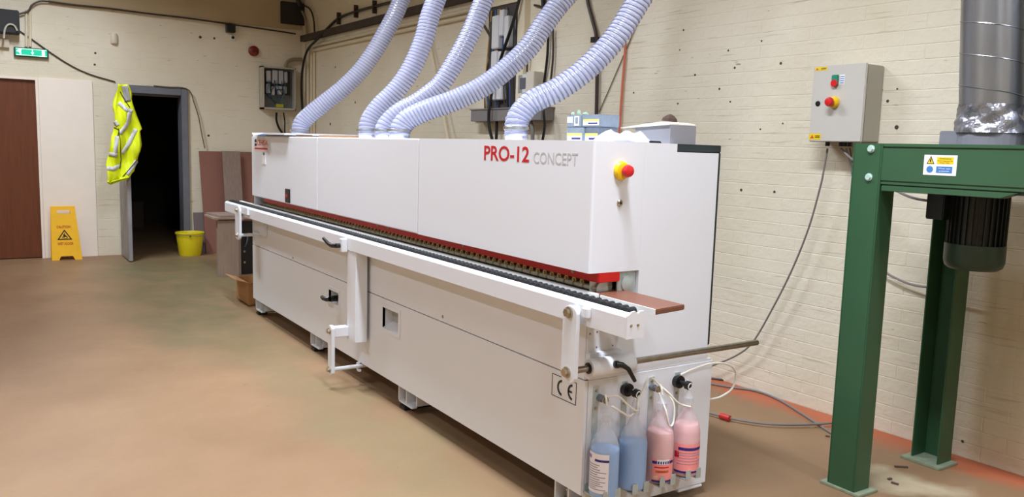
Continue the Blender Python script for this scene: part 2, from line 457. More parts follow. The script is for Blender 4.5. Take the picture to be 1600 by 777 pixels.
# drill holes and chipped spots on the right-hand wall
HOLE = mat('drill_hole_dark', (78, 64, 52), 0.9)
for (u, v, r) in [(1158, 297, 3), (1210, 300, 3), (1138, 79, 2.2), (1148, 106, 2.6), (1190, 64, 2), (1220, 99, 3), (1124, 139, 2.4), (1141, 159, 2), (1068, 47, 2), (1062, 78, 1.6),
                  (1086, 117, 2.4), (1059, 162, 2), (1378, 140, 2.2), (1387, 158, 3.2), (1372, 201, 2.4), (1401, 199, 4.5), (1402, 139, 2), (516, 194, 3), (555, 160, 2.4), (524, 105, 2.2), (1188, 202, 2), (1223, 193, 2), (990, 145, 2),
                  (502, 69, 2), (523, 70, 2), (1504, 690, 3)]:
    q = atW(u, v, 0.002); rr = 0.75 * r / FPX * proj(WM @ q)[2]
    MB(WM).cyl((q.x, -0.0030, q.z), (q.x, -0.0005, q.z), rr, 9).build('drill_hole', HOLE, wr)

# far wall with its openings
openings = [(-0.454, 0.334, -0.01, 2.07), (-2.40, -1.29, -0.01, 2.09)]
def rect_sub(r, h):
    (a, b, c, d), (e, f, g, k) = r, h
    if e >= b or f <= a or g >= d or k <= c: return [r]
    out = []
    if a < e: out.append((a, e, c, d))
    if f < b: out.append((f, b, c, d))
    a2, b2 = max(a, e), min(b, f)
    if c < g: out.append((a2, b2, c, g))
    if k < d: out.append((a2, b2, k, d))
    return out
rects = [(-5.2, 2.2, 0, 4.0)]
for h in openings: rects = [q for r in rects for q in rect_sub(r, h)]
mb = MB()
for a, b, c, d in rects: mb.box((XF - 0.2, a, c), (XF, b, d))
wf = mb.build('wall_far', PAINT); struct(wf)
KL, KH = 0.45, 0.225
row = 0; z = 0
while z < 3.3:
    y = -2.9 + (KL / 2 if row % 2 else 0)
    while y < 1.8:
        rs = [(y, min(y + KL, 1.80), z, z + KH)]
        for h in openings: rs = [q for r in rs for q in rect_sub(r, h)]
        for a, b, c, d in rs:
            if b - a < 0.02 or d - c < 0.02: continue
            v, f = brick_mesh(b - a - 0.005, d - c - 0.005, 0.0014, 0.0011)
            dx = random.uniform(-0.0002, 0.0003)
            MB().add([V((XF + max(-0.001, -q[1]) + dx, a + 0.0025 + q[0], c + 0.0025 + q[2])) for q in v], f).build('block', PAINT, wf)
        y += KL
    z += KH; row += 1
# upper-wall shade, painted on a thin darker panel above the cable line
upper_shade = MB().box((XF, -1.15, 2.93), (XF + 0.03, 1.79, 3.99)).build('shade_panel', mat('upper_wall_shade', (182, 162, 128), 0.7, var=0.05, vscale=2)); struct(upper_shade)
for (u, v, r) in [(313, 58, 2.2), (335, 60, 1.6), (149, 83, 1.5), (148, 101, 1.5), (326, 212, 1.8)]:
    q = at(u, v, X=XF + 0.006)
    MB().cyl((XF + 0.0005, q.y, q.z), (XF + 0.0032, q.y, q.z), r / FPX * 11, 8).build('drill_hole', HOLE, wf)

# dark room beyond the open doorway
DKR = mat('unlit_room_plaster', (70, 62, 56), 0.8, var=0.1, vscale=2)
mb = MB()
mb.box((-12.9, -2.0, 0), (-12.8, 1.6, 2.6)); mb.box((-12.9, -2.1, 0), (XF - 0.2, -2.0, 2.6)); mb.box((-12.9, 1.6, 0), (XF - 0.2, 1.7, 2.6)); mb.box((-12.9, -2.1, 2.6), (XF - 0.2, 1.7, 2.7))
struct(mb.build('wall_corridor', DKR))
for k, (y, w_, h) in enumerate([(-0.12, 0.3, 0.5), (0.16, 0.26, 0.42)]):
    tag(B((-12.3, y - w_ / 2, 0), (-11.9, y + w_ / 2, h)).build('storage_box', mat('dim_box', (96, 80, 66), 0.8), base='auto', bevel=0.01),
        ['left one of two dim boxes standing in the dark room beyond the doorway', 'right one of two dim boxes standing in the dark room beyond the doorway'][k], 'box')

# door frame, grey, with the leaf swung out
FX = XF + 0.05
df = MB(); df.box((XF - 0.2, -0.454, 0), (FX, -0.365, 2.07)); df.box((XF - 0.2, 0.256, 0), (FX, 0.334, 2.07)); df.box((XF - 0.2, -0.365, 1.975), (FX, 0.256, 2.07))
df = df.build('door_1', GREYFR, bevel=0.006); struct(df)
B((XF - 0.12, -0.365, 1.955), (XF - 0.09, 0.256, 1.975)).build('door_stop', GREYFR, df)
B((XF + 0.045, -0.50, 1.55), (XF + 0.075, -0.46, 1.63)).build('door_closer', STICKW, df)
leaf = B((-8.57, -0.475, 0.01), (-7.94, -0.435, 1.975)).build('door_2', LEAF, bevel=0.004); struct(leaf)
for z in (0.25, 1.0, 1.75): MB().cyl((-8.585, -0.462, z - 0.05), (-8.585, -0.462, z + 0.05), 0.012, 10).build('hinge', GREYFR, leaf)
B((-8.02, -0.482, 0.9), (-7.97, -0.475, 1.12)).build('lock_plate', STEEL, leaf)
tube_ = MB().tube([(-8.0, -0.481, 1.02), (-8.0, -0.53, 1.02), (-8.1, -0.535, 1.02)], 0.009); tube_.build('door_handle', STEEL, leaf)
# brown veneered door at the left edge
bd = B((XF - 0.07, -2.36, 0.008), (XF - 0.03, -1.315, 2.062)).build('door_3', BROWNDOOR, bevel=0.003); struct(bd)
mb = MB(); mb.box((XF - 0.2, -1.315, 0), (XF + 0.012, -1.29, 2.09)); mb.box((XF - 0.2, -2.36, 2.062), (XF + 0.012, -1.315, 2.09)); mb.box((XF - 0.2, -2.40, 0), (XF + 0.012, -2.36, 2.09))
mb.build('door_frame', BOARDW, bd)
q = at(1, 327, X=XF)
B((XF - 0.03, q.y - 0.06, q.z - 0.09), (XF - 0.022, q.y - 0.01, q.z + 0.09)).build('handle_plate', STEEL, bd)
MB().tube([(XF - 0.025, q.y - 0.035, q.z + 0.02), (XF + 0.02, q.y - 0.035, q.z + 0.02), (XF + 0.025, q.y - 0.13, q.z + 0.02)], 0.008).build('door_handle', STEEL, bd)
# white boarded-over panel
struct(B((XF + 0.001, -1.285, 0.0), (XF + 0.022, -0.73, 2.09)).build('trim_2', BOARDW, bevel=0.003))

# ceiling battens (out of frame, they carry the light; the last is added fill)
for k, (lx, ly, pw) in enumerate(LAMPS):
    t = thing('ceiling_light', 'fluorescent batten', 'light', (lx, ly, 3.84))
    B((lx - 0.78, ly - 0.09, 3.93), (lx + 0.78, ly + 0.09, 4.0)).build('housing', WHITE, t)
    for dy in (-0.05, 0.05): MB().cyl((lx - 0.75, ly + dy, 3.90), (lx + 0.75, ly + dy, 3.90), 0.013, 10).build('tube', mat('lit_tube', (255, 250, 240), 0.5, emit=6), t)
    t['label'] = ['fluorescent batten over the far door end', 'fluorescent batten over the middle of the aisle', 'fluorescent batten over the near end of the white machine',
                  'fluorescent batten behind the camera over the aisle', 'fluorescent batten behind the green frame', 'added fill batten over the open floor left of the aisle'][k]

# ================================================================== EDGE BANDING MACHINE
L0 = -4.499
mc = thing('edge_banding_machine', 'long white edge banding machine with red beam and roller rail', 'machine', (-2.25, 0.3, 0))
def P_(name, mb, m, parent=mc, **k): return mb.build(name, m, parent, **k)
# lower body
lower = P_('lower_body', B((L0 + 0.001, 0.065, 0.15), (-0.031, 0.62, 0.87)), WHITE, bevel=0.004)
P_('upper_front_panel', B((L0, 0, 0.590), (-0.004, 0.020, 0.872)), WHITE, bevel=0.0025)
# lower front panel with two recessed grips
def holed(x0, x1, z0, z1, y0, y1, holes):
    rs = [(x0, x1, z0, z1)]
    for h in holes: rs = [q for r in rs for q in rect_sub(r, h)]
    mb = MB()
    for a, b, c, d in rs: mb.box((a, y0, c), (b, y1, d))
    return mb
G1 = (-1.845, -1.64, 0.42, 0.538); G2 = (-2.70, -2.53, 0.42, 0.50)
P_('lower_front_panel', holed(L0, 0.0, 0.136, 0.586, 0.0, 0.012, [G1, G2]), WHITE)
for (a, b, c, d) in (G1, G2):
    gr = MB()
    k = 0.022
    gr.box((a - k, -0.004, c - k), (a, 0.002, d + k)); gr.box((b, -0.004, c - k), (b + k, 0.002, d + k))
    gr.box((a, -0.004, c - k), (b, 0.002, c)); gr.box((a, -0.004, d), (b, 0.002, d + k))
    g = P_('grip_surround', gr, WHITE)
    MB().add([(a, 0.058, c + 0.03), (b, 0.058, c + 0.03), (b, 0.058, d), (a, 0.058, d)], [(0, 1, 2, 3)]).build('grip_pocket', mat('grip_pocket_grey', (176, 174, 174), 0.5), g)
# the big grip is a deep scoop: side walls in front of the back plate
for a, b, c, d in (G1, G2):
  sc = MB().add([(a, -0.004, c), (b, -0.004, c), (b, -0.004, d), (a, -0.004, d), (a, 0.058, c + 0.03), (b, 0.058, c + 0.03), (b, 0.058, d), (a, 0.058, d)],
              [(0, 1, 5, 4), (1, 2, 6, 5), (3, 0, 4, 7), (2, 3, 7, 6)])
  P_('grip_scoop', sc, WHITE)
pv = P_('lever_boss', MB().cyl((-2.60, 0.056, 0.456), (-2.60, -0.03, 0.456), 0.02, 18), BLACK)
MB().tube([(-2.60, -0.035, 0.456), (-2.62, -0.05, 0.452), (-2.66, -0.055, 0.45), (-2.70, -0.05, 0.452)], lambda t: 0.018 - 0.006 * t, 10).build('lever', BLACK, pv)
# near end: lower panel and the upper end plate with its notch
P_('end_panel', B((-0.012, 0.0125, 0.05), (0.0, 0.68, 0.590)), GREY_END, bevel=0.004)
P_('end_panel_lip', B((-0.05, 0.021, 0.588), (-0.003, 0.672, 0.598)), WHITE, bevel=0.002)
prof = [(0.0205, 0.598), (0.645, 0.598), (0.645, 1.452), (0.413, 1.452), (0.413, 1.484), (0.2452, 1.484), (0.2452, 0.87), (0.0205, 0.87)]
P_('end_plate', MB().prism([(-0.030, y, z) for y, z in prof], (0.026, 0, 0)), WHITE)
# hood
for nm, x0, x1 in (('hood_panel', L0, -2.930), ('hood_panel', -2.924, -1.430), ):
    P_(nm, B((x0, 0, 0.995), (x1, 0.02, 1.484)), WHITE, bevel=0.006, segs=3)
sh = [(-1.424, 0.0)] + [(-0.014 + 0.010 * math.sin(a), 0.010 - 0.010 * math.cos(a)) for a in [math.radians(15 * k) for k in range(7)]] + [(-0.004, 0.245), (-0.012, 0.245), (-0.012, 0.02), (-1.424, 0.02)]
P_('hood_end_shell', MB().prism([(x, y, 0.995) for x, y in sh], (0, 0, 0.489)), WHITE, smooth=True)
P_('hood_top', B((L0, 0.018, 1.462), (-0.028, 0.60, 1.478)), WHITE, bevel=0.003)
P_('hood_far_end', B((L0, 0.018, 0.87), (L0 + 0.012, 0.645, 1.476)), WHITE)
P_('hood_back', B((L0, 0.60, 0.60), (-0.03, 0.643, 1.45)), WHITE)
P_('hood_underside', B((L0 + 0.012, 0.02, 0.995), (-0.03, 0.26, 1.003)), WHITE)
P_('inner_wall', B((L0 + 0.012, 0.26, 0.87), (-0.04, 0.27, 1.0)), mat('inner_grey_steel', (90, 92, 92), 0.4, 0.5, var=0.2, vscale=12))
bf = MB(); bf.box((L0, 0.42, 1.455), (-0.020, 0.676, 1.484)); bf.box((L0, 0.646, 0.650), (-0.020, 0.676, 1.455))
P_('back_cover', bf, BLACKGREY, bevel=0.003)
# red beam, galvanised plate in the notch
red = P_('red_beam', B((-4.33, 0.045, 0.957), (-0.002, 0.150, 0.9945)), RED, bevel=0.003)
for u, v in [(480, 321), (590, 352), (607, 357), (724, 387), (895, 428)]:
    q = at(u, v, Y=0.045); q.z = 0.979
    bolt('screw', BOLT, red, (q.x, 0.045, q.z), (0, -1, 0), 0.006, 0.004, 10)
gp = P_('galvanised_plate', B((-0.026, 0.152, 0.872), (-0.020, 0.244, 0.9945)), GALV)
MB().lathe((-0.02, 0.205, 0.945), [(0.036, 0), (0.034, 0.006), (0.02, 0.010), (0.0, 0.010)], 20, (1, 0, 0), caps=False).build('round_boss', GALV, gp, smooth=True)
P_('notch_plate', B((-0.055, 0.045, 0.872), (-0.05, 0.152, 0.957)), GALV)
P_('guide_pulley', MB().lathe((-0.05, 0.095, 0.925), [(0.0, 0), (0.026, 0.001), (0.028, 0.012), (0.0, 0.014)], 20, (1, 0, 0), caps=False), GALV, smooth=True)
# conveyor track pads and pressure rollers: one mesh each, copied
def copies(proto_name, mb, m, parent, offs, bevel=0, smooth=False):
    o = mb.build(proto_name, m, parent, bevel=bevel, smooth=smooth)
    base = o.location.copy()
    for i, d in enumerate(offs):
        c = o if i == 0 else o.copy()
        if i: COL.objects.link(c)
        c.location = base + V(d)
copies('track_pad', B((-0.16, 0.048, 0.924), (-0.103, 0.150, 0.938)), OLIVE, mc, [(0.06 - 0.06 * i, 0, 0) for i in range(73)], bevel=0.003)
mb = MB().cyl((-0.13, 0.066, 0.9420), (-0.13, 0.126, 0.9420), 0.0140, 14); mb.cyl((-0.13, 0.060, 0.9420), (-0.13, 0.066, 0.9420), 0.006, 8)
copies('pressure_roller', mb, GOLD, mc, [(-0.05 * i, 0, 0) for i in range(84)], smooth=True)
P_('track_bed', B((-4.45, 0.044, 0.872), (-0.06, 0.155, 0.923)), DARK)
# white infeed edge between track and roller rail
P_('infeed_strip', B((-4.95, 0.012, 0.888), (0.02, 0.034, 0.922)), WHITE_EDGE, bevel=0.002)
P_('infeed_strip_bracket', B((-4.95, -0.02, 0.872), (0.24, 0.012, 0.888)), GALV)
# roller rail
ry0, ry1 = -0.093, -0.020
P_('rail_beam', MB().prism([(L0 - 0.535, y, z) for y, z in [(ry0, 0.828), (ry1, 0.828), (ry1, 0.895), (-0.070, 0.895), (-0.070, 0.914), (-0.078, 0.914), (ry0, 0.902)]], (5.36 - 0.006, 0, 0)), WHITE, bevel=0.0015)
cap = P_('rail_end_cap', MB().prism([(0.320, y, z) for y, z in [(-0.094, 0.827), (-0.016, 0.827), (-0.016, 0.912), (-0.022, 0.919), (-0.038, 0.919), (-0.046, 0.912), (-0.060, 0.921), (-0.074, 0.919), (-0.082, 0.912), (-0.094, 0.906)]], (0.006, 0, 0)), WHITE)
for y in (-0.075, -0.045): bolt('screw', BOLT, cap, (0.326, y, 0.872), (1, 0, 0), 0.004, 0.003, 8)
P_('roller_channel', B((L0 - 0.53, -0.068, 0.896), (0.318, -0.022, 0.900)), DARK)
mb = MB().cyl((0.285, -0.066, 0.9125), (0.285, -0.028, 0.9125), 0.0145, 14); mb.cyl((0.285, -0.028, 0.9125), (0.285, -0.022, 0.9125), 0.005, 8)
copies('rail_roller', mb, DARK, mc, [(-0.0368 * i, 0, 0) for i in range(144)], smooth=True)
# near hanging bracket, rod, clamp
def link_plate(x0, x1, y0, y1, z0, z1, name='hanger_plate', parent=mc):
    r = (x1 - x0) / 2; pts = []
    cx = (x0 + x1) / 2
    for k in range(9): a = PI * k / 8; pts.append((cx + r * math.cos(a), y0, z1 - r + r * math.sin(a) * 0.6 + r * 0.4))
    for k in range(9): a = PI + PI * k / 8; pts.append((cx + r * math.cos(a), y0, z0 + r + r * math.sin(a) * 0.6 - r * 0.4))
    return MB().prism(pts, (0, y1 - y0, 0)).build(name, WHITE2, parent, bevel=0.002)
hp = link_plate(0.014, 0.098, -0.128, -0.112, 0.612, 0.897)
for z in (0.872, 0.652): bolt('hanger_bolt', BOLT, hp, (0.054, -0.128, z), (0, -1, 0), 0.0155, 0.018)
B((0.10, -0.112, 0.862), (0.135, -0.092, 0.898)).build('spacer_block', WHITE2, hp, bevel=0.003)
P_('rail_spacer', MB().cyl((0.054, -0.112, 0.872), (0.054, -0.090, 0.872), 0.02, 14), WHITE2)
rod = P_('slide_rod', MB().cyl((0.0595, -0.112, 0.656), (0.0595, 0.876, 0.656), 0.0125, 20), STEEL, smooth=True)
col = P_('rod_collar', MB().lathe((0.0595, -0.035, 0.656), [(0.014, 0), (0.032, 0.0), (0.034, 0.003), (0.034, 0.205), (0.032, 0.208), (0.014, 0.208)], 28, (0, 1, 0), caps=False), WHITE2, smooth=True)
MB().cyl((0.0595, -0.038, 0.656), (0.0595, -0.034, 0.656), 0.021, 20).build('bushing', BLACK, col)
P_('rod_collar_mount', B((-0.002, -0.005, 0.60), (0.035, 0.15, 0.70)), WHITE2, bevel=0.004)
pl = P_('drilled_plate', B((-0.004, 0.002, 0.672), (0.008, 0.140, 0.800)), WHITE, bevel=0.002)
for (u, v) in [(922, 522), (933, 519), (957, 540), (932, 543)]:
    q = at(u, v, X=0.008); MB().cyl((0.0075, q.y, q.z), (0.0092, q.y, q.z), 0.0036, 8).build('screw_hole', mat('hole_grey', (110, 100, 98), 0.6), pl)
lv = P_('clamp_lever', MB().tube([(0.096, 0.066, 0.668), (0.108, 0.085, 0.666), (0.116, 0.108, 0.650), (0.120, 0.140, 0.600)], lambda t: 0.0125 - 0.005 * t, 10), BLACK, smooth=True)
MB().cyl((0.088, 0.068, 0.665), (0.102, 0.068, 0.668), 0.014, 14).build('clamp_boss', BLACK, lv)
# middle hanging post with its clamp and lower link
post = P_('rail_post', B((-2.165, -0.090, 0.295), (-2.03, -0.018, 0.828)), WHITE, bevel=0.004)
bk_ = P_('rail_post_clamp', B((-2.20, -0.128, 0.815), (-2.15, -0.094, 0.895)), WHITE2, bevel=0.004)
lv = P_('clamp_lever', MB().tube([(-2.20, -0.14, 0.850), (-2.25, -0.155, 0.846), (-2.30, -0.16, 0.856), (-2.345, -0.17, 0.880)], lambda t: 0.015 - 0.006 * t, 10), BLACK, smooth=True)
MB().cyl((-2.185, -0.128, 0.852), (-2.185, -0.15, 0.852), 0.014, 12).build('clamp_boss', BLACK, lv)
P_('link_arm', B((-2.19, -0.175, 0.315), (-2.135, -0.088, 0.375)), WHITE2, bevel=0.004)
lk = link_plate(-2.20, -2.135, -0.195, -0.175, 0.085, 0.385)
for z in (0.352, 0.12): bolt('hanger_bolt', BOLT, lk, (-2.165, -0.195, z), (0, -1, 0), 0.014, 0.018)
P_('lower_rod', MB().cyl((-2.165, -0.178, 0.118), (-2.165, 0.2, 0.118), 0.012, 14), WHITE2, smooth=True)
P_('rod_hook', MB().tube([(-2.165, -0.012, 0.105 + 0.035), (-2.185, -0.012, 0.13), (-2.19, -0.012, 0.11), (-2.175, -0.012, 0.09), (-2.15, -0.012, 0.095)], 0.009, 8), WHITE2)
# far hanging bracket
fk = link_plate(-4.56, -4.42, -0.125, -0.108, 0.632, 0.915)
for z in (0.880, 0.672): bolt('hanger_bolt', BOLT, fk, (-4.49, -0.125, z), (0, -1, 0), 0.014, 0.018)
P_('rail_block', B((-4.44, -0.112, 0.855), (-4.24, -0.092, 0.912)), WHITE2, bevel=0.003)
P_('far_rod', MB().cyl((-4.47, -0.11, 0.672), (-4.47, 0.05, 0.672), 0.013, 14), WHITE2, smooth=True)
P_('stop_block', B((-4.20, -0.03, 0.70), (-4.07, 0.0, 0.83)), WHITE2, bevel=0.004)
P_('stop_pin', MB().cyl((-4.40, -0.018, 0.70), (-4.2, -0.018, 0.70), 0.009, 10), WHITE2)
# feet
def foot(x, front=True, y=0.02):
    mb = MB(); hx = 0.075
    mb.box((x - hx, y, 0.036), (x - hx + 0.008, y + 0.13, 0.152)); mb.box((x + 0.0, y + 0.01, 0.036), (x + 0.008, y + 0.16, 0.152))
    mb.box((x - hx, y + 0.12, 0.036), (x + hx + 0.04, y + 0.13, 0.152)); mb.box((x - hx, y, 0.036), (x + hx + 0.02, y + 0.13, 0.044))
    mb.box((x + hx + 0.012, y + 0.03, 0.036), (x + hx + 0.02, y + 0.13, 0.152))
    f = mb.build('foot', WHITE, mc)
    B((x - 0.065, y + 0.0, 0.0), (x + 0.005, y + 0.075, 0.022)).build('rubber_pad', DARK, f, bevel=0.004)
    b = MB().cyl((x - 0.03, y + 0.04, 0.02), (x - 0.03, y + 0.04, 0.095), 0.010, 10); b.cyl((x - 0.03, y + 0.04, 0.044), (x - 0.03, y + 0.04, 0.060), 0.020, 6)
    b.cyl((x - 0.03, y + 0.04, 0.088), (x - 0.03, y + 0.04, 0.098), 0.014, 6)
    b.build('levelling_bolt', BOLT, f)
for x in (-4.42, -3.05, -1.60, -0.12): foot(x)
for x in (-4.42, -3.05, -1.60, -0.14): foot(x, y=0.44)
P_('under_shelf', B((-0.10, 0.52, 0.036), (0.0, 0.66, 0.048)), WHITE, bevel=0.003)
# screws in the front, latch, keyhole
for u, v in [(692, 495), (560, 443), (458, 403)]:
    q = at(u, v, Y=0); bolt('screw', BOLT, mc, (q.x, 0.0, q.z), (0, -1, 0), 0.006, 0.004, 10)
q = at(806, 472, Y=ry0)
e = P_('emergency_stop', MB().lathe((-0.004, 0.131, 1.377), [(0.034, 0), (0.036, 0.006), (0.030, 0.016), (0.020, 0.018)], 24, (1, 0, 0)), YEL, smooth=True)
MB().lathe((0.012, 0.131, 1.377), [(0.012, 0), (0.012, 0.014), (0.022, 0.017), (0.024, 0.026), (0.020, 0.036), (0.008, 0.040)], 24, (1, 0, 0)).build('red_knob', REDB, e, smooth=True)
lk = P_('panel_lock', MB().lathe((-0.004, 0.131, 1.257), [(0.013, 0), (0.013, 0.005), (0.010, 0.008)], 18, (1, 0, 0)), BOLT, smooth=True)
B((0.002, 0.127, 1.252), (0.0055, 0.135, 1.262)).build('keyway', BLACK, lk)
# hood switch and small plaque on the far panel
q = at(450, 305, Y=0)
sw = P_('switch_plate', B((-3.60, -0.008, 1.005), (-3.50, 0.001, 1.105)), BLACK, bevel=0.002)
B((-3.58, -0.013, 1.045), (-3.53, -0.008, 1.065)).build('switch_slot', mat('switch_red', (150, 40, 36), 0.4), sw)
pq = P_('hanging_plaque', B((-4.20, -0.004, 1.265), (-4.10, 0.001, 1.335)), STICKW, bevel=0.001)
MB().cyl((-4.15, -0.006, 1.348), (-4.15, 0.001, 1.348), 0.012, 10).build('peg', GREYFR, pq)
# lettering on the hood
XD, ZD = (1, 0, 0), (0, 0, 1)
text('red_lettering', 'PRO-12', REDT, mc, (-0.779, -0.0002, 1.392), XD, ZD, 0.356, 0.065, bold=0.018)
text('grey_lettering', 'CONCEPT', GREYT, mc, (-0.390, -0.0002, 1.391), XD, ZD, 0.292, 0.046)
lg = P_('maker_logo', B((-4.41, -0.0012, 1.362), (-4.045, 0.0, 1.468)), mat('logo_field', (238, 214, 212), 0.45))
text('logo_lettering', 'CEHISA', REDT, lg, (-4.335, -0.0015, 1.412), XD, ZD, 0.285, 0.042)
B((-4.40, -0.003, 1.380), (-4.05, -0.0012, 1.392)).build('logo_bar', REDT, lg)
B((-4.40, -0.003, 1.436), (-4.35, -0.0012, 1.458)).build('logo_square', INK, lg)
B((-4.40, -0.003, 1.405), (-4.35, -0.0012, 1.425)).build('logo_square', INK, lg)
# CE mark
ce_ = MB(); x0, x1, z0, z1, t = -0.210, -0.051, 0.4775, 0.5665, 0.0022
for lo, hi in (((x0, z0), (x1, z0 + t)), ((x0, z1 - t), (x1, z1)), ((x0, z0), (x0 + t, z1)), ((x1 - t, z0), (x1, z1))):
    ce_.box((lo[0], -0.0016, lo[1]), (hi[0], 0.0002, hi[1]))
def arc(mb, cx, cz, r0, r1, a0, a1, n=16):
    vs = []
    for k in range(n + 1):
        a = math.radians(a0 + (a1 - a0) * k / n)
        for r in (r0, r1):
            for y in (-0.0016, 0.0002): vs.append((cx + r * math.cos(a), y, cz + r * math.sin(a)))
    fs = [(0, 1, 3, 2), (4 * n, 4 * n + 2, 4 * n + 3, 4 * n + 1)]
    for k in range(n):
        b = 4 * k; fs += [(b, b + 4, b + 5, b + 1), (b + 2, b + 3, b + 7, b + 6), (b, b + 2, b + 6, b + 4), (b + 1, b + 5, b + 7, b + 3)]
    mb.add(vs, fs)
arc(ce_, -0.141, 0.522, 0.0235, 0.0325, 98, 262)
arc(ce_, -0.073, 0.522, 0.0235, 0.0325, 98, 262)
ce_.box((-0.100, -0.0016, 0.5180), (-0.078, 0.0002, 0.5260))
P_('conformity_mark', ce_, INK)
# bottle holders, valves and fittings on the end panel
for k, yc in enumerate((0.052, 0.195, 0.335, 0.475)):
    mb = MB(); mb.box((0.0, yc - 0.013, 0.165), (0.004, yc + 0.013, 0.562))
    mb.box((0.0, yc - 0.040, 0.150), (0.118, yc - 0.014, 0.154)); mb.box((0.0, yc + 0.016, 0.150), (0.118, yc + 0.042, 0.154))
    mb.box((0.0, yc - 0.040, 0.150), (0.004, yc + 0.042, 0.18))
    mb.box((0.118, yc - 0.040, 0.150), (0.121, yc - 0.014, 0.192)); mb.box((0.118, yc + 0.016, 0.150), (0.121, yc + 0.042, 0.192))
    h = P_('bottle_holder', mb, GALV)
    for z in (0.545, 0.475): bolt('screw', BOLT, h, (0.004, yc, z), (1, 0, 0), 0.005, 0.003, 10)
for (y, z) in ((0.200, 0.530), (0.475, 0.525)):
    vv = P_('black_valve', MB().cyl((0.0, y, z), (0.022, y, z), 0.026, 20), BLACK)
    MB().lathe((0.022, y, z), [(0.010, 0), (0.010, 0.028), (0.018, 0.030), (0.018, 0.046), (0.012, 0.048), (0.006, 0.048)], 18, (1, 0.15, -0.1)).build('valve_body', BLACK, vv, smooth=True)
    MB().lathe((0.068, y + 0.007, z - 0.005), [(0.014, 0), (0.014, 0.003), (0.010, 0.003), (0.010, 0)], 18, (1, 0.15, -0.1), caps=False).build('valve_ring', STICKW, vv)
for (y, z) in ((0.068, 0.515), (0.335, 0.520)):
    vv = P_('grey_fitting', MB().lathe((0.0, y, z), [(0.014, 0), (0.014, 0.022), (0.010, 0.024), (0.010, 0.04)], 16, (1, 0, 0)), GREYFR, smooth=True)
    bolt('nut', BOLT, vv, (0.04, y, z), (1, 0, 0), 0.010, 0.010)
LOOP = spline([(0.02, 0.475, 0.555), (0.03, 0.54, 0.575), (0.03, 0.64, 0.585), (0.03, 0.735, 0.570), (0.03, 0.79, 0.53), (0.02, 0.79, 0.46), (0.0, 0.74, 0.42), (-0.03, 0.69, 0.405)], 8)
P_('white_tube', MB().tube(LOOP, 0.0045, 8), CABLEW, smooth=True)
P_('white_tube', MB().tube(spline([(0.045, 0.068, 0.53), (0.075, 0.10, 0.535), (0.085, 0.14, 0.50), (0.10, 0.175, 0.475), (0.075, 0.20, 0.50), (0.07, 0.235, 0.55), (0.05, 0.27, 0.575), (0.04, 0.30, 0.57), (0.045, 0.335, 0.54)], 8), 0.004, 8), CABLEW, smooth=True)
P_('white_tube', MB().tube(spline([(0.045, 0.335, 0.54), (0.075, 0.36, 0.51), (0.085, 0.40, 0.47), (0.075, 0.44, 0.45), (0.085, 0.475, 0.44)], 8), 0.004, 8), CABLEW, smooth=True)
P_('white_tube', MB().tube(spline([(0.068, 0.21, 0.52), (0.085, 0.19, 0.48), (0.09, 0.15, 0.455), (0.085, 0.12, 0.47), (0.07, 0.075, 0.50)], 8), 0.004, 8), CABLEW, smooth=True)
P_('white_tube', MB().tube(spline([(0.046, 0.335, 0.51), (0.095, 0.33, 0.45), (0.105, 0.345, 0.39), (0.10, 0.37, 0.40), (0.09, 0.375, 0.47), (0.06, 0.35, 0.52)], 8), 0.004, 8), CABLEW, smooth=True)

# workpiece lying on the infeed
wp = thing('workpiece_board', 'brown laminated board with white front edge lying on the machine infeed', 'board', (0.1, 0.1, 0.89))
MB().prism([(-0.10, 0.034, 0.899), (0.325, 0.034, 0.899), (0.300, 0.195, 0.899), (-0.10, 0.195, 0.899)], (0, 0, 0.019)).build('board', WOODRED, wp, bevel=0.003)
B((0.03, 0.029, 0.898), (0.324, 0.0335, 0.919)).build('front_edge', WHITE_EDGE, wp)['label'] = 'white front edge'

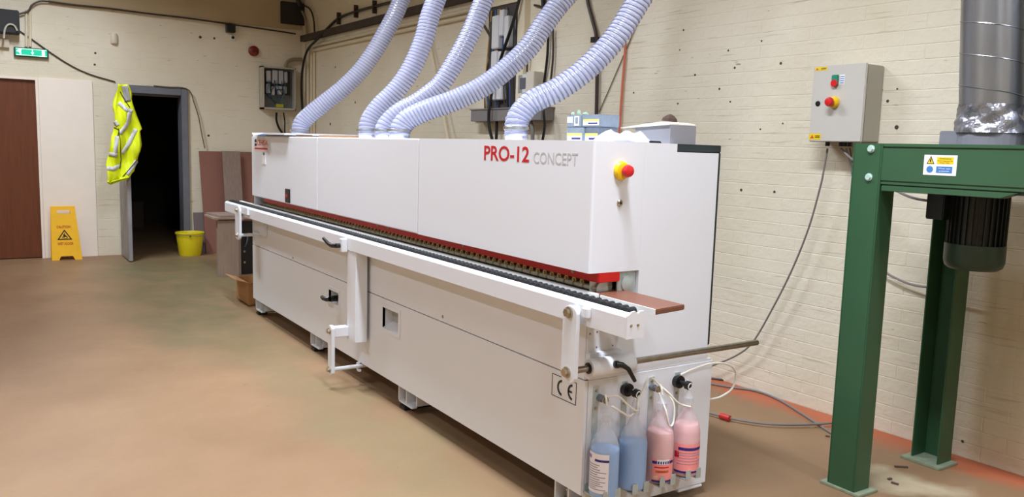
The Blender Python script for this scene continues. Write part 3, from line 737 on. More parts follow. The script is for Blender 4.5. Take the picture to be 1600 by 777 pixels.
# ================================================================== BOTTLES
PLAST = see_through('translucent_bottle_plastic', (232, 234, 240), 0.38, 0.35, trans=0.35)
PLASTP = see_through('pink_tinted_plastic', (236, 214, 216), 0.4, 0.35, trans=0.35)
LIQB = mat('blue_fluid', (122, 178, 236), 0.3)
LIQP = mat('pink_fluid', (238, 190, 190), 0.3)
LABP = mat('pink_label', (250, 150, 146), 0.5)
LABW = mat('white_label', (234, 230, 236), 0.5)
def bottle(yc, label, liq, level, plast, dx=0.0, lab=None):
    x = 0.066 + dx; zb = 0.1555
    b = thing('fluid_bottle', label, 'bottle', (x, yc, zb), 'bottles of fluid on the end panel')
    pr = [(0.0, 0.002), (0.046, 0.0), (0.0535, 0.006), (0.055, 0.02), (0.055, 0.180), (0.051, 0.204), (0.041, 0.230), (0.028, 0.250), (0.019, 0.268), (0.0165, 0.280), (0.0165, 0.300)]
    MB().lathe((x, yc, zb), pr, 28, caps=False).build('body', plast, b, smooth=True)
    li = [(0.0, 0.004), (0.044, 0.003), (0.052, 0.008), (0.0535, 0.02)] + [(r * 0.965, z) for r, z in pr[4:] if z < level] + [(0.0, level)]
    k = [r for r, z in pr if z <= level][-1] * 0.965
    li.insert(-1, (k if level < 0.19 else k * 0.93, level))
    MB().lathe((x, yc, zb), li, 28, caps=False).build('fluid', liq, b, smooth=True)
    MB().lathe((x, yc, zb), [(0.018, 0.292), (0.020, 0.294), (0.020, 0.318), (0.013, 0.326), (0.010, 0.340), (0.006, 0.352)], 20).build('cap', PLAST, b, smooth=True)
    MB().tube([(x, yc, zb + 0.35), (x - 0.004, yc, zb + 0.37), (x - 0.018, yc + 0.005, zb + 0.385)], 0.004, 8).build('pickup_tube', CABLEW, b)
    if lab:
        a0, a1, z0, z1, mm, bands, lines, name = lab
        def wrap(z0, z1, a0, a1, r, m, nm, par):
            n = max(2, int((a1 - a0) / 9)); vs = []
            for i in range(n + 1):
                a = math.radians(a0 + (a1 - a0) * i / n)
                for z in (z0, z1): vs.append((x + r * math.cos(a), yc + r * math.sin(a), zb + z))
            mb = MB().add(vs, [(2 * i, 2 * i + 2, 2 * i + 3, 2 * i + 1) for i in range(n)])
            o = mb.build(nm, m, par); md = o.modifiers.new('thick', 'SOLIDIFY'); md.thickness = 0.0003; md.offset = 1
            return o
        lb = wrap(z0, z1, a0, a1, 0.0555, mm, 'label', b)
        for (f0, f1, g0, g1, m2) in bands:
            wrap(z0 + (z1 - z0) * g0, z0 + (z1 - z0) * g1, a0 + (a1 - a0) * f0, a0 + (a1 - a0) * f1, 0.0559, m2, 'label_band', lb)
        rr = random.Random(int(yc * 1000))
        for i, g in enumerate(lines):
            f0 = 0.08 + (0.02 if i % 2 else 0); f1 = rr.uniform(0.6, 0.93)
            wrap(z0 + (z1 - z0) * g, z0 + (z1 - z0) * (g + 0.022), a0 + (a1 - a0) * f0, a0 + (a1 - a0) * f1, 0.0559, mat('small_print', (150, 142, 160), 0.5), 'print_line', lb)
    return b
b1 = bottle(0.052, 'bottle of pale blue fluid with white printed label, nearest on the end panel', LIQB, 0.185, PLAST, 0.004,
       (-150, -22, 0.026, 0.178, LABW, [(0.55, 1.0, 0.80, 0.86, NAVY), (0.06, 0.4, 0.84, 0.93, mat('label_violet', (150, 120, 170), 0.5))], [0.08, 0.13, 0.18, 0.23, 0.28, 0.34, 0.40, 0.46, 0.52, 0.58, 0.64, 0.70], ''))
b2 = bottle(0.195, 'bottle of pale blue fluid without a label, second along the end panel', LIQB, 0.186, PLAST)
b3 = bottle(0.335, 'bottle of pink fluid with a half-wide pink label, third along the end panel', LIQP, 0.205, PLASTP, 0,
       (-70, 30, 0.012, 0.105, LABP, [(0, 1, 0.0, 0.09, NAVY), (0.0, 1, 0.80, 0.92, NAVY), (0.2, 0.72, 0.78, 1.0, LABW), (0.1, 0.7, 0.62, 0.68, REDT), (0.15, 0.7, 0.42, 0.52, mat('orange_print', (196, 96, 40), 0.5)), (0.08, 0.25, 0.14, 0.28, mat('barcode_patch', (214, 196, 150), 0.5))], [], ''))
b4 = bottle(0.480, 'bottle of pink fluid with a wide purple-banded pink label, farthest on the end panel', LIQP, 0.212, PLASTP, 0,
       (-95, 60, 0.020, 0.140, LABP, [(0, 1, 0.0, 0.07, NAVY), (0.12, 1, 0.78, 0.88, NAVY), (0.0, 0.15, 0.5, 0.72, REDT)], [0.3, 0.4, 0.5, 0.6, 0.68], ''))
# lettering wrapped flat on the two facing labels
def lab_text(b, s, yc, zc, w_, h, m, ang=-38, dx=0.0):
    x = 0.066 + dx; a = math.radians(ang)
    n = V((math.cos(a), math.sin(a), 0)); xd = V((-math.sin(a), math.cos(a), 0))
    text('label_lettering', s, m, b, V((x, yc, zc)) + n * 0.0565 - xd * (w_ / 2), xd, (0, 0, 1), w_, h, 0.0004)
lab_text([c for c in b3.children if c.name.startswith('label')][0], 'LP163/93', 0.335, 0.155 + 0.012 + 0.042, 0.030, 0.008, mat('orange_print', (196, 96, 40), 0.5), -30)

# ================================================================== HOSES
HW = see_through('clear_lilac_hose_wall', (224, 226, 242), 0.55, 0.14, trans=0.3)
HR = mat('lilac_hose_spiral', (140, 144, 180), 0.25, spec=0.6, coat=0.3)
CLAMP = mat('hose_clamp_steel', (178, 182, 190), 0.3, 0.8)
def hose(px, u0, r, depth0, label, pitch=0.023, ztop=3.99, conn=0.03):
    b0 = at(u0, 207, D=depth0); base = (b0.x, b0.y)
    P = [V((b0.x, b0.y, 1.50))] + [at(u, v, D=depth0) for u, v in px]
    a = P[-1]; dr = (P[-1] - P[-2]).normalized()
    hz = V((dr.x, dr.y, 0))
    P += [a + dr * 0.35, a + dr * 0.62 + V((0, 0, 0.12))]
    q = P[-1]; P += [V((q.x + hz.x * 0.10, min(q.y + hz.y * 0.10, 1.62), (q.z + ztop) / 2)), V((q.x + hz.x * 0.14, min(q.y + hz.y * 0.12, 1.66), ztop))]
    C_ = spline(P, 10)
    # resample evenly
    st = 0.0029; R = [C_[0]]; acc = 0
    for i in range(len(C_) - 1):
        d = C_[i + 1] - C_[i]; Ld = d.length; pos = st - acc
        while pos <= Ld: R.append(C_[i] + d * (pos / Ld)); pos += st
        acc = (acc + Ld) % st
    t = thing('extraction_hose', label, 'hose', (base[0], base[1], 1.484))
    n = len(R); seg = 22; vs = []; hel = []
    t0 = (R[1] - R[0]).normalized(); nrm = V((1, 0, 0)); nrm = (nrm - t0 * nrm.dot(t0)).normalized()
    NR = []
    for k in range(n):
        tt = (R[min(k + 1, n - 1)] - R[max(k - 1, 0)]).normalized()
        nrm = (nrm - tt * nrm.dot(tt)).normalized(); NR.append((nrm.copy(), tt.cross(nrm)))
        ph = 2 * PI * k * st / pitch
        for i in range(seg):
            a = 2 * PI * i / seg
            rr = r - 0.0045 * (0.5 + 0.5 * math.cos(a - ph)) ** 2
            vs.append(R[k] + NR[-1][0] * (rr * math.cos(a)) + NR[-1][1] * (rr * math.sin(a)))
    fs = [(k * seg + i, k * seg + (i + 1) % seg, (k + 1) * seg + (i + 1) % seg, (k + 1) * seg + i) for k in range(n - 1) for i in range(seg)]
    MB().add(vs, fs).build('hose_wall', HW, t, smooth=True)
    turns = (n - 1) * st / pitch; M_ = int(turns * 20); hp_ = []
    for j in range(M_):
        sf = j / M_ * (n - 1); k = int(sf); f = sf - k
        c = R[k].lerp(R[min(k + 1, n - 1)], f); a = 2 * PI * sf * st / pitch
        hp_.append(c + (NR[k][0] * math.cos(a) + NR[k][1] * math.sin(a)) * (r - 0.0006))
    MB().tube(hp_, 0.0038, 5).build('spiral_rib', HR, t, smooth=True)
    MB().cyl((base[0], base[1], 1.478), (base[0], base[1], 1.515 + conn), r * 0.94, 28).build('connector', WHITE2, t, smooth=True)
    cl = MB().lathe((base[0], base[1], 1.511 + conn * 0.6), [(r + 0.004, 0), (r + 0.005, 0.001), (r + 0.005, 0.016), (r + 0.004, 0.017)], 28, caps=False).build('hose_clamp', CLAMP, t, smooth=True)
    B((base[0] - 0.006, base[1] - r - 0.016, 1.514 + conn * 0.6), (base[0] + 0.014, base[1] - r - 0.004, 1.526 + conn * 0.6)).build('clamp_screw', BOLT, cl)
    return t
hose([(471, 194), (482, 181), (510, 158.5), (538, 136), (563.6, 110), (586, 79), (600.5, 54), (616, 25.5), (627, 0)], 468, 0.068, 6.60,
     'clear spiral hose rising from the far end of the machine, leftmost of five')
hose([(576, 196), (581, 183.6), (595, 165), (612, 148.6), (628, 130), (642.7, 107), (655, 80.6), (663.7, 56.6), (671, 28), (681, 0)], 575, 0.066, 5.53,
     'clear spiral hose, second from the left, bending up steeply from the hood')
hose([(601.5, 200), (612, 185.6), (628, 173), (651, 161), (671.6, 146.5), (690, 130), (713, 93.4), (730, 62.3), (741.5, 36.8), (755.7, 0)], 601, 0.062, 5.32,
     'clear spiral hose, third from the left, in the middle of the bunch')
hose([(625.5, 202), (636.8, 186.8), (665, 172.7), (713, 155.7), (758.5, 133), (798, 102), (826.4, 73.6), (849, 39.6), (871.7, 8.5), (879, 0)], 624, 0.066, 5.12,
     'clear spiral hose, fourth from the left, sweeping low towards the wall board')
hose([(807, 197), (811, 182), (827, 162.5), (846, 152), (868, 142), (905, 117), (937, 87.5), (963, 57), (981.7, 28.3), (998.7, 0)], 806.5, 0.058, 4.02,
     'clear spiral hose rising beside the small boxes, rightmost of five', conn=0.045)

# ================================================================== THINGS ON THE HOOD
HZ = 1.4785
LAB_B = mat('carton_blue_grey', (128, 140, 154), 0.5, var=0.1, vscale=40)
LAB_Y = mat('carton_yellow_print', (226, 214, 110), 0.5)
LAB_W = mat('carton_white_print', (232, 236, 240), 0.5)
def carton(u0, u1, z0, z1, y, label, side=False):
    x0 = at(u0, 210, Y=y).x; x1 = at(u1, 210, Y=y).x
    t = thing('small_carton', label, 'box', ((x0 + x1) / 2, y + 0.05, z0), 'small cartons on the hood')
    B((x0, y, z0), (x1, y + 0.10, z1)).build('carton_body', LAB_B, t, bevel=0.002)
    h = z1 - z0; w_ = x1 - x0
    if side:
        B((x0 + w_ * 0.02, y - 0.001, z0 + h * 0.35), (x0 + w_ * 0.4, y, z0 + h * 0.85)).build('printed_panel', LAB_W, t)
        B((x0 + w_ * 0.52, y - 0.001, z0 + h * 0.1), (x0 + w_ * 0.85, y, z0 + h * 0.9)).build('printed_panel', LAB_W, t)
        B((x0 + w_ * 0.60, y - 0.0016, z0 + h * 0.25), (x0 + w_ * 0.78, y - 0.0008, z0 + h * 0.8)).build('barcode', LAB_B, t)
    else:
        B((x0 + w_ * 0.08, y - 0.001, z0 + h * 0.12), (x0 + w_ * 0.92, y, z0 + h * 0.62)).build('printed_panel', LAB_W, t)
        B((x0 + w_ * 0.08, y - 0.0016, z0 + h * 0.45), (x0 + w_ * 0.92, y - 0.0008, z0 + h * 0.62)).build('yellow_band', LAB_Y, t)
        B((x0 + w_ * 0.35, y - 0.0016, z0 + h * 0.22), (x0 + w_ * 0.85, y - 0.0008, z0 + h * 0.34)).build('navy_band', NAVY, t)
    return t
yb = 0.24
carton(884.5, 911.5, HZ, HZ + 0.066, yb, 'blue-grey carton, lower left of the four stacked on the hood')
carton(912.5, 936, HZ, HZ + 0.066, yb + 0.01, 'blue-grey carton, lower right of the four stacked on the hood')
carton(885.5, 907.5, HZ + 0.067, HZ + 0.117, yb, 'blue-grey carton with barcode, upper left of the four on the hood', True)
carton(908.5, 937.5, HZ + 0.067, HZ + 0.117, yb, 'blue-grey carton with white and yellow face, upper right of the four')
t = thing('trinket_bag', 'small clear bag of green-tinted bits on top of the cartons', 'bag', (at(906, 180, Y=yb + .04).x, yb + 0.04, HZ + 0.1175))
x = at(906, 180, Y=yb + .04).x
GLS = see_through('clear_green_bag', (200, 224, 200), 0.55, 0.15)
rr = random.Random(3)
for k in range(9):
    a = rr.uniform(-0.03, 0.03); b_ = rr.uniform(-0.02, 0.02); h = rr.uniform(0.012, 0.03) * (1 - abs(a) / 0.05)
    MB().lathe((x + a, yb + 0.045 + b_, HZ + 0.1175), [(0.0, 0.0), (0.007, 0.001), (0.009, h * 0.5), (0.006, h), (0.0, h * 1.1)], 8, (rr.uniform(-.4, .4), rr.uniform(-.4, .4), 1), caps=False).build('bit', GLS, t)
# crumpled film, grey box, rag
def sheet(name, x0, x1, y0, y1, zf, m, label, cat, nx=26, ny=12, th=0.0015):
    vs = [(x0 + (x1 - x0) * i / nx, y0 + (y1 - y0) * j / ny, zf(i / nx, j / ny)) for i in range(nx + 1) for j in range(ny + 1)]
    fs = [(i * (ny + 1) + j, (i + 1) * (ny + 1) + j, (i + 1) * (ny + 1) + j + 1, i * (ny + 1) + j + 1) for i in range(nx) for j in range(ny)]
    o = MB().add(vs, fs).build(name, m, base=((x0 + x1) / 2, (y0 + y1) / 2, HZ), smooth=True)
    md = o.modifiers.new('thick', 'SOLIDIFY'); md.thickness = th; md.offset = 1
    return tag(o, label, cat)
xa, xb = at(936, 210, Y=0.12).x, at(1003, 210, Y=0.12).x
def zf(u, v):
    e = min(u, 1 - u, 0.12) / 0.12 * min(v, 1 - v, 0.2) / 0.2
    return HZ + 0.002 + e * (0.038 - 0.008 * u + 0.006 * math.sin(7 * u + 5 * v) + 0.007 * math.sin(5 * u + 22 * v) + 0.004 * math.sin(31 * u - 9 * v))
sheet('plastic_film', xa, min(xb, -0.04), 0.08, 0.34, zf, see_through('milky_film', (232, 230, 240), 0.8, 0.25), 'crumpled clear plastic film lying between the cartons and grey box', 'film')
xa, xb = at(1003, 210, Y=0.40).x, -0.034
t = thing('grey_box', 'open grey box with a dark rag in it at the near end of the hood', 'box', ((xa + xb) / 2, 0.46, HZ))
mb = MB(); xa -= 0.04
mb.box((xa, 0.40, HZ), (xb, 0.404, HZ + 0.078)); mb.box((xa, 0.536, HZ), (xb, 0.54, HZ + 0.078)); mb.box((xa, 0.404, HZ), (xa + 0.004, 0.536, HZ + 0.078)); mb.box((xb - 0.004, 0.404, HZ), (xb, 0.536, HZ + 0.078)); mb.box((xa, 0.40, HZ), (xb, 0.54, HZ + 0.004))
mb.build('tray', mat('grey_card', (140, 140, 146), 0.6), t)
MB().prism([(xa - 0.09, 0.395, HZ + 0.070), (xb - 0.05, 0.395, HZ + 0.092), (xb, 0.395, HZ + 0.084), (xb, 0.395, HZ + 0.079), (xa - 0.09, 0.395, HZ + 0.066)], (0, 0.14, 0)).build('lid_flap', mat('pale_card', (226, 218, 206), 0.6), t)
tag(MB().lathe(((xa + xb) / 2 + 0.02, 0.47, HZ + 0.0835), [(0.0, 0.012), (0.05, 0.012), (0.045, 0.024), (0.028, 0.034), (0.012, 0.04), (0.0, 0.042)], 9, (0.1, 0.05, 1), sy=0.6, caps=False).build('rag', mat('dark_rag', (66, 48, 38), 0.9), base='auto'), 'dark brown rag on top of the grey box', 'rag')
tag(B((-0.075, 0.30, HZ), (-0.036, 0.36, HZ + 0.014)).build('pencil_stub', BLACK, base='auto', bevel=0.003), 'small black offcut at the near edge of the hood top', 'offcut')
# far end of the hood: lid under the first hose, cardboard, small tools
lid = MB().prism([(-4.36, -0.035, 1.500), (-3.52, -0.035, 1.494), (-3.52, 0.56, 1.500), (-4.36, 0.56, 1.508)], (0, 0, 0.012)).build('hood_lid', WHITE, mc)
MB().prism([(-4.36, -0.035, 1.503), (-4.12, -0.09, 1.482), (-4.02, -0.035, 1.503)], (0, 0, 0.004)).build('bent_tab', WHITE, mc)
P_('lid_riser', B((-4.30, 0.05, 1.478), (-3.60, 0.55, 1.496)), WHITE2)
tag(MB().prism([(-3.46, 0.20, HZ), (-2.99, 0.16, HZ), (-2.99, 0.56, HZ), (-3.46, 0.56, HZ)], (0, 0, 0.022)).build('cardboard_sheet', CARD, base='auto'), 'brown cardboard sheet lying on the hood between first and second hose', 'cardboard')
tag(B((-3.50, 0.04, HZ), (-3.30, 0.10, HZ + 0.02)).build('wood_offcut', mat('brown_offcut', (120, 84, 60), 0.6), base='auto', bevel=0.003), 'short brown wooden offcut at the corner of the white lid', 'offcut')
tag(MB().cyl((-4.46, 0.05, HZ + 0.014), (-4.39, 0.09, HZ + 0.014), 0.014, 12).build('marker_pen', mat('blue_pen', (60, 90, 130), 0.4), base='auto'), 'short blue pen lying at the far end of the hood', 'pen')
tag(MB().tube([(-4.385, 0.14, HZ + 0.016), (-4.30 - 0.07, 0.22, HZ + 0.018), (-4.37, 0.34, HZ + 0.016)], 0.014, 10).build('hand_tool', BLACK, base='auto'), 'black tool handle lying at the far end of the hood', 'tool')

# ================================================================== CONTROL BOX ON THE WALL
c0 = WM @ V((-0.41, 0, 1.531))
cb = thing('control_box', 'grey wall-mounted control box with red and yellow stop button', 'control box', tuple(c0))
s0, s1, z0, z1, dp = -0.566, -0.254, 1.531, 1.934, 0.17
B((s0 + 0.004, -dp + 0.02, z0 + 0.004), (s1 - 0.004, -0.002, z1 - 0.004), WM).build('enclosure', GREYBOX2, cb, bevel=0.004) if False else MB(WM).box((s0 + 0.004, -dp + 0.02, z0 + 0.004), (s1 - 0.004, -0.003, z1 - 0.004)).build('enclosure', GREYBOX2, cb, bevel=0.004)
dr = MB(WM).box((s0, -dp, z0), (s1, -dp + 0.017, z1)).build('door', GREYBOX, cb, bevel=0.004)
TRI = mat('warning_yellow', (244, 206, 24), 0.45)
def tri(name, cx, cz, r, y, m, par, xf=WM, th=0.0006):
    return MB(xf).prism([(cx - r, y, cz - r * 0.6), (cx + r, y, cz - r * 0.6), (cx, y, cz + r * 1.1)], (0, -th, 0)).build(name, m, par)
for (u0, v0, u1, v1) in [(1274, 104, 1293, 111), (1263, 209, 1283, 218)]:
    a = atW(u0, v1, dp); b = atW(u1, v0, dp)
    a.x = max(a.x, s0 + 0.003); w_ = b.x - a.x; h = b.z - a.z
    st = MB(WM).box((a.x, -dp - 0.0008, a.z), (b.x, -dp + 0.0002, b.z)).build('warning_sticker', TRI, dr)
    tri('warning_triangle', a.x + h * 0.6, a.z + h * 0.42, h * 0.38, -dp - 0.0008, mat('orange_print', (220, 130, 30), 0.5), dr)
    for k in (0.3, 0.55):
        MB(WM).box((a.x + w_ * 0.5, -dp - 0.0014, a.z + h * k), (a.x + w_ * 0.9, -dp - 0.0008, a.z + h * (k + 0.13))).build('sticker_print', INK, dr)
q = atW(1306, 125, dp)
sb = MB(WM).box((q.x - 0.020, -dp - 0.012, q.z - 0.03), (q.x + 0.018, -dp, q.z + 0.026)).build('start_stop_button', mat('button_green', (40, 140, 110), 0.35), dr, bevel=0.003)
MB(WM).cyl((q.x, -dp - 0.010, q.z - 0.018), (q.x, -dp - 0.018, q.z - 0.018), 0.0185, 20).build('red_button', REDB, dr)
MB(WM).box((q.x + 0.022, -dp - 0.0008, q.z - 0.024), (q.x + 0.052, -dp, q.z + 0.026)).build('legend_plate', STICKW, dr)
for k in range(4): MB(WM).box((q.x + 0.026, -dp - 0.0014, q.z - 0.019 + 0.011 * k), (q.x + 0.049, -dp - 0.0008, q.z - 0.015 + 0.011 * k)).build('legend_line', BLUEP, dr)
q = atW(1304, 160, dp)
ND = (WM.to_3x3() @ V((0, -1, 0)))
es = MB().lathe(WM @ V((q.x, -dp, q.z)), [(0.030, 0), (0.031, 0.012), (0.025, 0.022), (0.016, 0.024)], 24, ND).build('stop_collar', YEL, dr, smooth=True)
MB().lathe(WM @ V((q.x, -dp - 0.022, q.z)), [(0.012, 0), (0.013, 0.014), (0.023, 0.017), (0.025, 0.028), (0.020, 0.038), (0.008, 0.041)], 24, ND).build('stop_knob', REDB, dr, smooth=True)
q = atW(1278, 162, dp)
MB().lathe(WM @ V((q.x, -dp, q.z)), [(0.015, 0), (0.015, 0.002), (0.011, 0.003), (0.010, 0.001)], 20, ND).build('lock_ring', BLACK, dr)
for k, (u, v) in enumerate([(1293, 226), (1314, 224), (1320, 224), (1328, 224)]):
    q = atW(u, v, 0.10)
    MB(WM).cyl((q.x, -0.10, z0 - 0.022), (q.x, -0.10, z0 + 0.006), 0.012, 12).build('cable_gland', BLACK, cb)

# cables on and by the right-hand wall
def wcable(name, px, r, m, label, cat='cable', n=8, group=None, offs=None):
    P = []
    for i, q in enumerate(px):
        off = q[2] if len(q) > 2 else 0.02
        P.append(WM @ atW(q[0], q[1], off))
    o = MB().tube(spline(P, n), r, 8).build(name, m, base=tuple(P[-1]), smooth=True)
    return tag(o, label, cat, group)
wcable('cable', [(1293, 232, 0.10), (1288, 262, 0.10), (1281, 295, 0.10), (1263, 358, 0.09), (1236, 425, 0.08), (1204, 488, 0.07), (1176, 535, 0.07), (1150, 556, 0.07), (1108, 574, 0.08)], 0.0055, CABLE, 'long grey cable hanging from the control box down behind the machine')
wcable('cable', [(1314, 232, 0.10), (1328, 246, 0.12), (1350, 263, 0.2), (1390, 292, 0.34), (1425, 309, 0.42), (1466, 316, 0.48)], 0.006, CABLE, 'grey cable looping from the control box to the motor terminal box')
wcable('cable', [(1322, 232, 0.10), (1330, 262, 0.08), (1335, 300, 0.06), (1340, 360, 0.04), (1372, 414, 0.04), (1402, 436, 0.04), (1440, 448, 0.05), (1480, 446, 0.10), (1503, 430, 0.12), (1512, 416, 0.16)], 0.006, CABLE, 'grey cable passing low behind the green legs up to the motor base')
wcable('cable', [(1328, 232, 0.10), (1331, 250, 0.04), (1334, 258, 0.01)], 0.004, CABLED, 'short dark cable under the control box entering the wall')
def fcable(px, r, m, label, z=0.006):
    P = [at(u, v, Z=z + r) for u, v in px]
    return tag(MB().tube(spline(P, 8), r, 8).build('floor_cable', m, base=(P[0].x, P[0].y, z), smooth=True), label, 'cable')
fcable([(1100, 598), (1140, 605), (1180, 611), (1215, 624), (1250, 645), (1285, 668), (1310, 684)], 0.007, CABLE, 'grey cable curving over the floor to the near green leg', 0)
fcable([(1090, 640), (1133, 652), (1170, 659), (1205, 663), (1250, 664), (1300, 661), (1330, 654)], 0.007, CABLE, 'pale grey cable on the floor with a red coupling, nearest the camera', 0.013)
fcable([(1095, 590), (1130, 594), (1165, 600), (1200, 612), (1240, 628)], 0.006, CABLED, 'thin dark cable lying on the floor along the foot of the wall', 0)
q = at(1133, 652, Z=0.02)
t = tag(MB().cyl(q + V((-0.03, -0.004, 0)), q + V((0.03, 0.004, 0)), 0.017, 12).build('red_coupling', mat('red_coupling', (190, 40, 36), 0.5), base='auto'), 'small red coupling on the pale floor cable', 'coupling')

# pipes on the right-hand wall
bp_ = wcable('black_pipe', [(914, -40, 0.03), (918, 0, 0.03), (926, 32, 0.03), (932, 60, 0.03), (933, 110, 0.03), (932, 175, 0.03), (930, 232, 0.03), (927, 340, 0.03)], 0.014, CABLED, 'dark brown pipe kinking down the wall behind the rightmost hose', 'pipe')
q = atW(929, 62, 0.035); MB(WM).box((q.x - 0.035, -0.045, q.z - 0.02), (q.x + 0.02, -0.005, q.z + 0.02)).build('pipe_joint', BLACK, bp_)
wcable('orange_pipe', [(977, 66, 0.02), (976, 90, 0.02), (972, 140, 0.02), (968, 200, 0.02), (966, 236, 0.02), (961, 340, 0.02)], 0.009, mat('orange_pipe', (206, 112, 84), 0.5), 'thin orange pipe running down the wall behind the plastic film', 'pipe')
wcable('thin_wire', [(1012, -8, 0.01), (1000, 25, 0.01), (978, 78, 0.01), (955, 132, 0.01), (936, 175, 0.01)], 0.004, mat('dull_wire', (128, 112, 88), 0.6), 'thin slanting wire crossing the wall behind the rightmost hose', 'wire')
wcable('leaning_strip', [(668, 50, 0.04), (683, 128, 0.06), (700, 218, 0.08)], 0.014, CONDUIT, 'cream strip leaning against the wall between second and third hose', 'strip', 3)
# electrical board
s0, z0 = -4.03, 1.675
eb = thing('electrical_board', 'open dark electrical board with white modules on the right wall', 'electrical board', tuple(WM @ V((-3.78, 0, z0))))
MB(WM).box((-4.03, -0.02, z0), (-3.55, 0.0, 2.67)).build('backboard', mat('board_dark', (72, 66, 62), 0.7, var=0.25, vscale=14), eb)
MB(WM).box((-4.05, -0.035, 2.67), (-3.50, 0.0, 2.70)).build('top_rail', CONDUIT, eb)
MODW = mat('module_white', (218, 218, 220), 0.45)
for (a, b, c, d) in [(-3.90, -3.79, 2.30, 2.58), (-3.785, -3.72, 2.40, 2.62), (-3.71, -3.64, 2.30, 2.56), (-3.90, -3.80, 2.08, 2.28), (-3.79, -3.66, 2.05, 2.27), (-3.86, -3.72, 1.86, 1.98)]:
    MB(WM).box((a, -0.075, c), (b, -0.02, d)).build('module', MODW, eb, bevel=0.006)
rr = random.Random(5)
for k in range(12):
    a = rr.uniform(-4.0, -3.58); b = min(-3.57, max(-4.01, a + rr.uniform(-0.12, 0.12)))
    pts = [(a, -0.03, 2.64), (a + rr.uniform(-.04, .04), -0.05, 2.3), (b, -0.055, 2.0), (b + rr.uniform(-.03, .03), -0.04, 1.72)]
    MB(WM).tube(spline(pts, 6), rr.choice([0.005, 0.007, 0.009]), 6).build('wire', [BLACK, CABLED, mat('blue_wire', (60, 90, 150), 0.5), mat('yellow_wire', (190, 150, 60), 0.5)][k % 4], eb)
MB(WM).box((-3.53, -0.06, 1.70), (-3.43, 0.0, 3.2)).build('conduit_post', CONDUIT, eb, bevel=0.003)
tk = MB(WM).box((-4.12, -0.13, 1.675), (-3.06, -0.003, 1.78)).build('trunking', mat('trunking_grey', (128, 122, 120), 0.5), base=tuple(WM @ V((-3.6, 0, 1.675))), bevel=0.003); tag(tk, 'grey metal trunking box mounted under the electrical board', 'trunking')
MB(WM).box((-4.13, -0.138, 1.775), (-3.05, -0.003, 1.785)).build('trunking_lid', mat('trunking_grey', (128, 122, 120), 0.5), tk)
sk = MB(WM).box((-4.24, -0.02, 1.68), (-4.135, -0.003, 1.775)).build('wall_socket', mat('socket_cream', (222, 214, 196), 0.5), base=tuple(WM @ V((-4.19, 0, 1.68))), bevel=0.003); tag(sk, 'cream wall socket left of the grey trunking', 'socket')
for dx in (0.03, 0.07): MB(WM).box((-4.24 + dx, -0.022, 1.71), (-4.232 + dx, -0.0195, 1.74)).build('slot', INK, sk)
mt = thing('meter_box', 'small white meter with grey display right of the electrical board', 'meter', tuple(WM @ V((-3.36, 0, 1.9))))
MB(WM).box((-3.50, -0.06, 1.90), (-3.33, -0.003, 2.06)).build('case', MODW, mt, bevel=0.006)
MB(WM).box((-3.33, -0.10, 1.915), (-3.22, -0.003, 2.07)).build('side_case', mat('module_cream', (214, 206, 190), 0.5), mt, bevel=0.004)
MB(WM).box((-3.47, -0.063, 1.94), (-3.385, -0.0595, 2.03)).build('display', mat('lcd_grey', (96, 98, 104), 0.3), mt)
MB(WM).cyl((-3.40, -0.04, 2.06), (-3.40, -0.04, 2.25), 0.008, 8).build('feed_pipe', CABLED, mt)
wcable('thick_cable', [(752, -30, 0.15), (742, 10, 0.14), (768, 60, 0.03)], 0.012, CABLED, 'dark cable reaching over the top of the electrical board from the left')
wcable('thick_cable', [(813, -6, 0.09), (800, 40, 0.11), (783, 90, 0.11), (772, 130, 0.10), (765, 165, 0.17), (764, 195, 0.17), (770, 222, 0.17)], 0.014, BLACK, 'thick black cable slanting across the electrical board and down past the trunking')
wcable('thick_cable', [(776, 188, 0.08), (776, 204, 0.08), (775, 224, 0.08)], 0.014, BLACK, 'short black cable dropping from the underside of the trunking, left one')
wcable('thick_cable', [(829, 188, 0.08), (832, 204, 0.08), (832, 224, 0.08)], 0.016, CABLE, 'grey cable dropping from the underside of the trunking, middle one')
wcable('thick_cable', [(857, 45, 0.03), (855, 90, 0.03), (849, 140, 0.03), (849, 168, 0.15), (851, 196, 0.15), (847, 224, 0.15)], 0.011, BLACK, 'black cable running down right of the meter over the trunking end')
wcable('thick_cable', [(864, 45, 0.03), (864, 90, 0.03), (858, 150, 0.03)], 0.009, CABLED, 'dark brown cable beside the black one right of the meter')
wcable('thick_cable', [(835, 8, 0.02), (847, 12, 0.02), (856, 26, 0.02), (858, 46, 0.02)], 0.009, CABLED, 'short dark cable hooking over at the top right of the board')
wcable('black_drop_cable', [(848, -20, 0.03), (849, 0, 0.03), (850, 18, 0.03)], 0.02, BLACK, 'thick black cable end at the top edge right of the board')
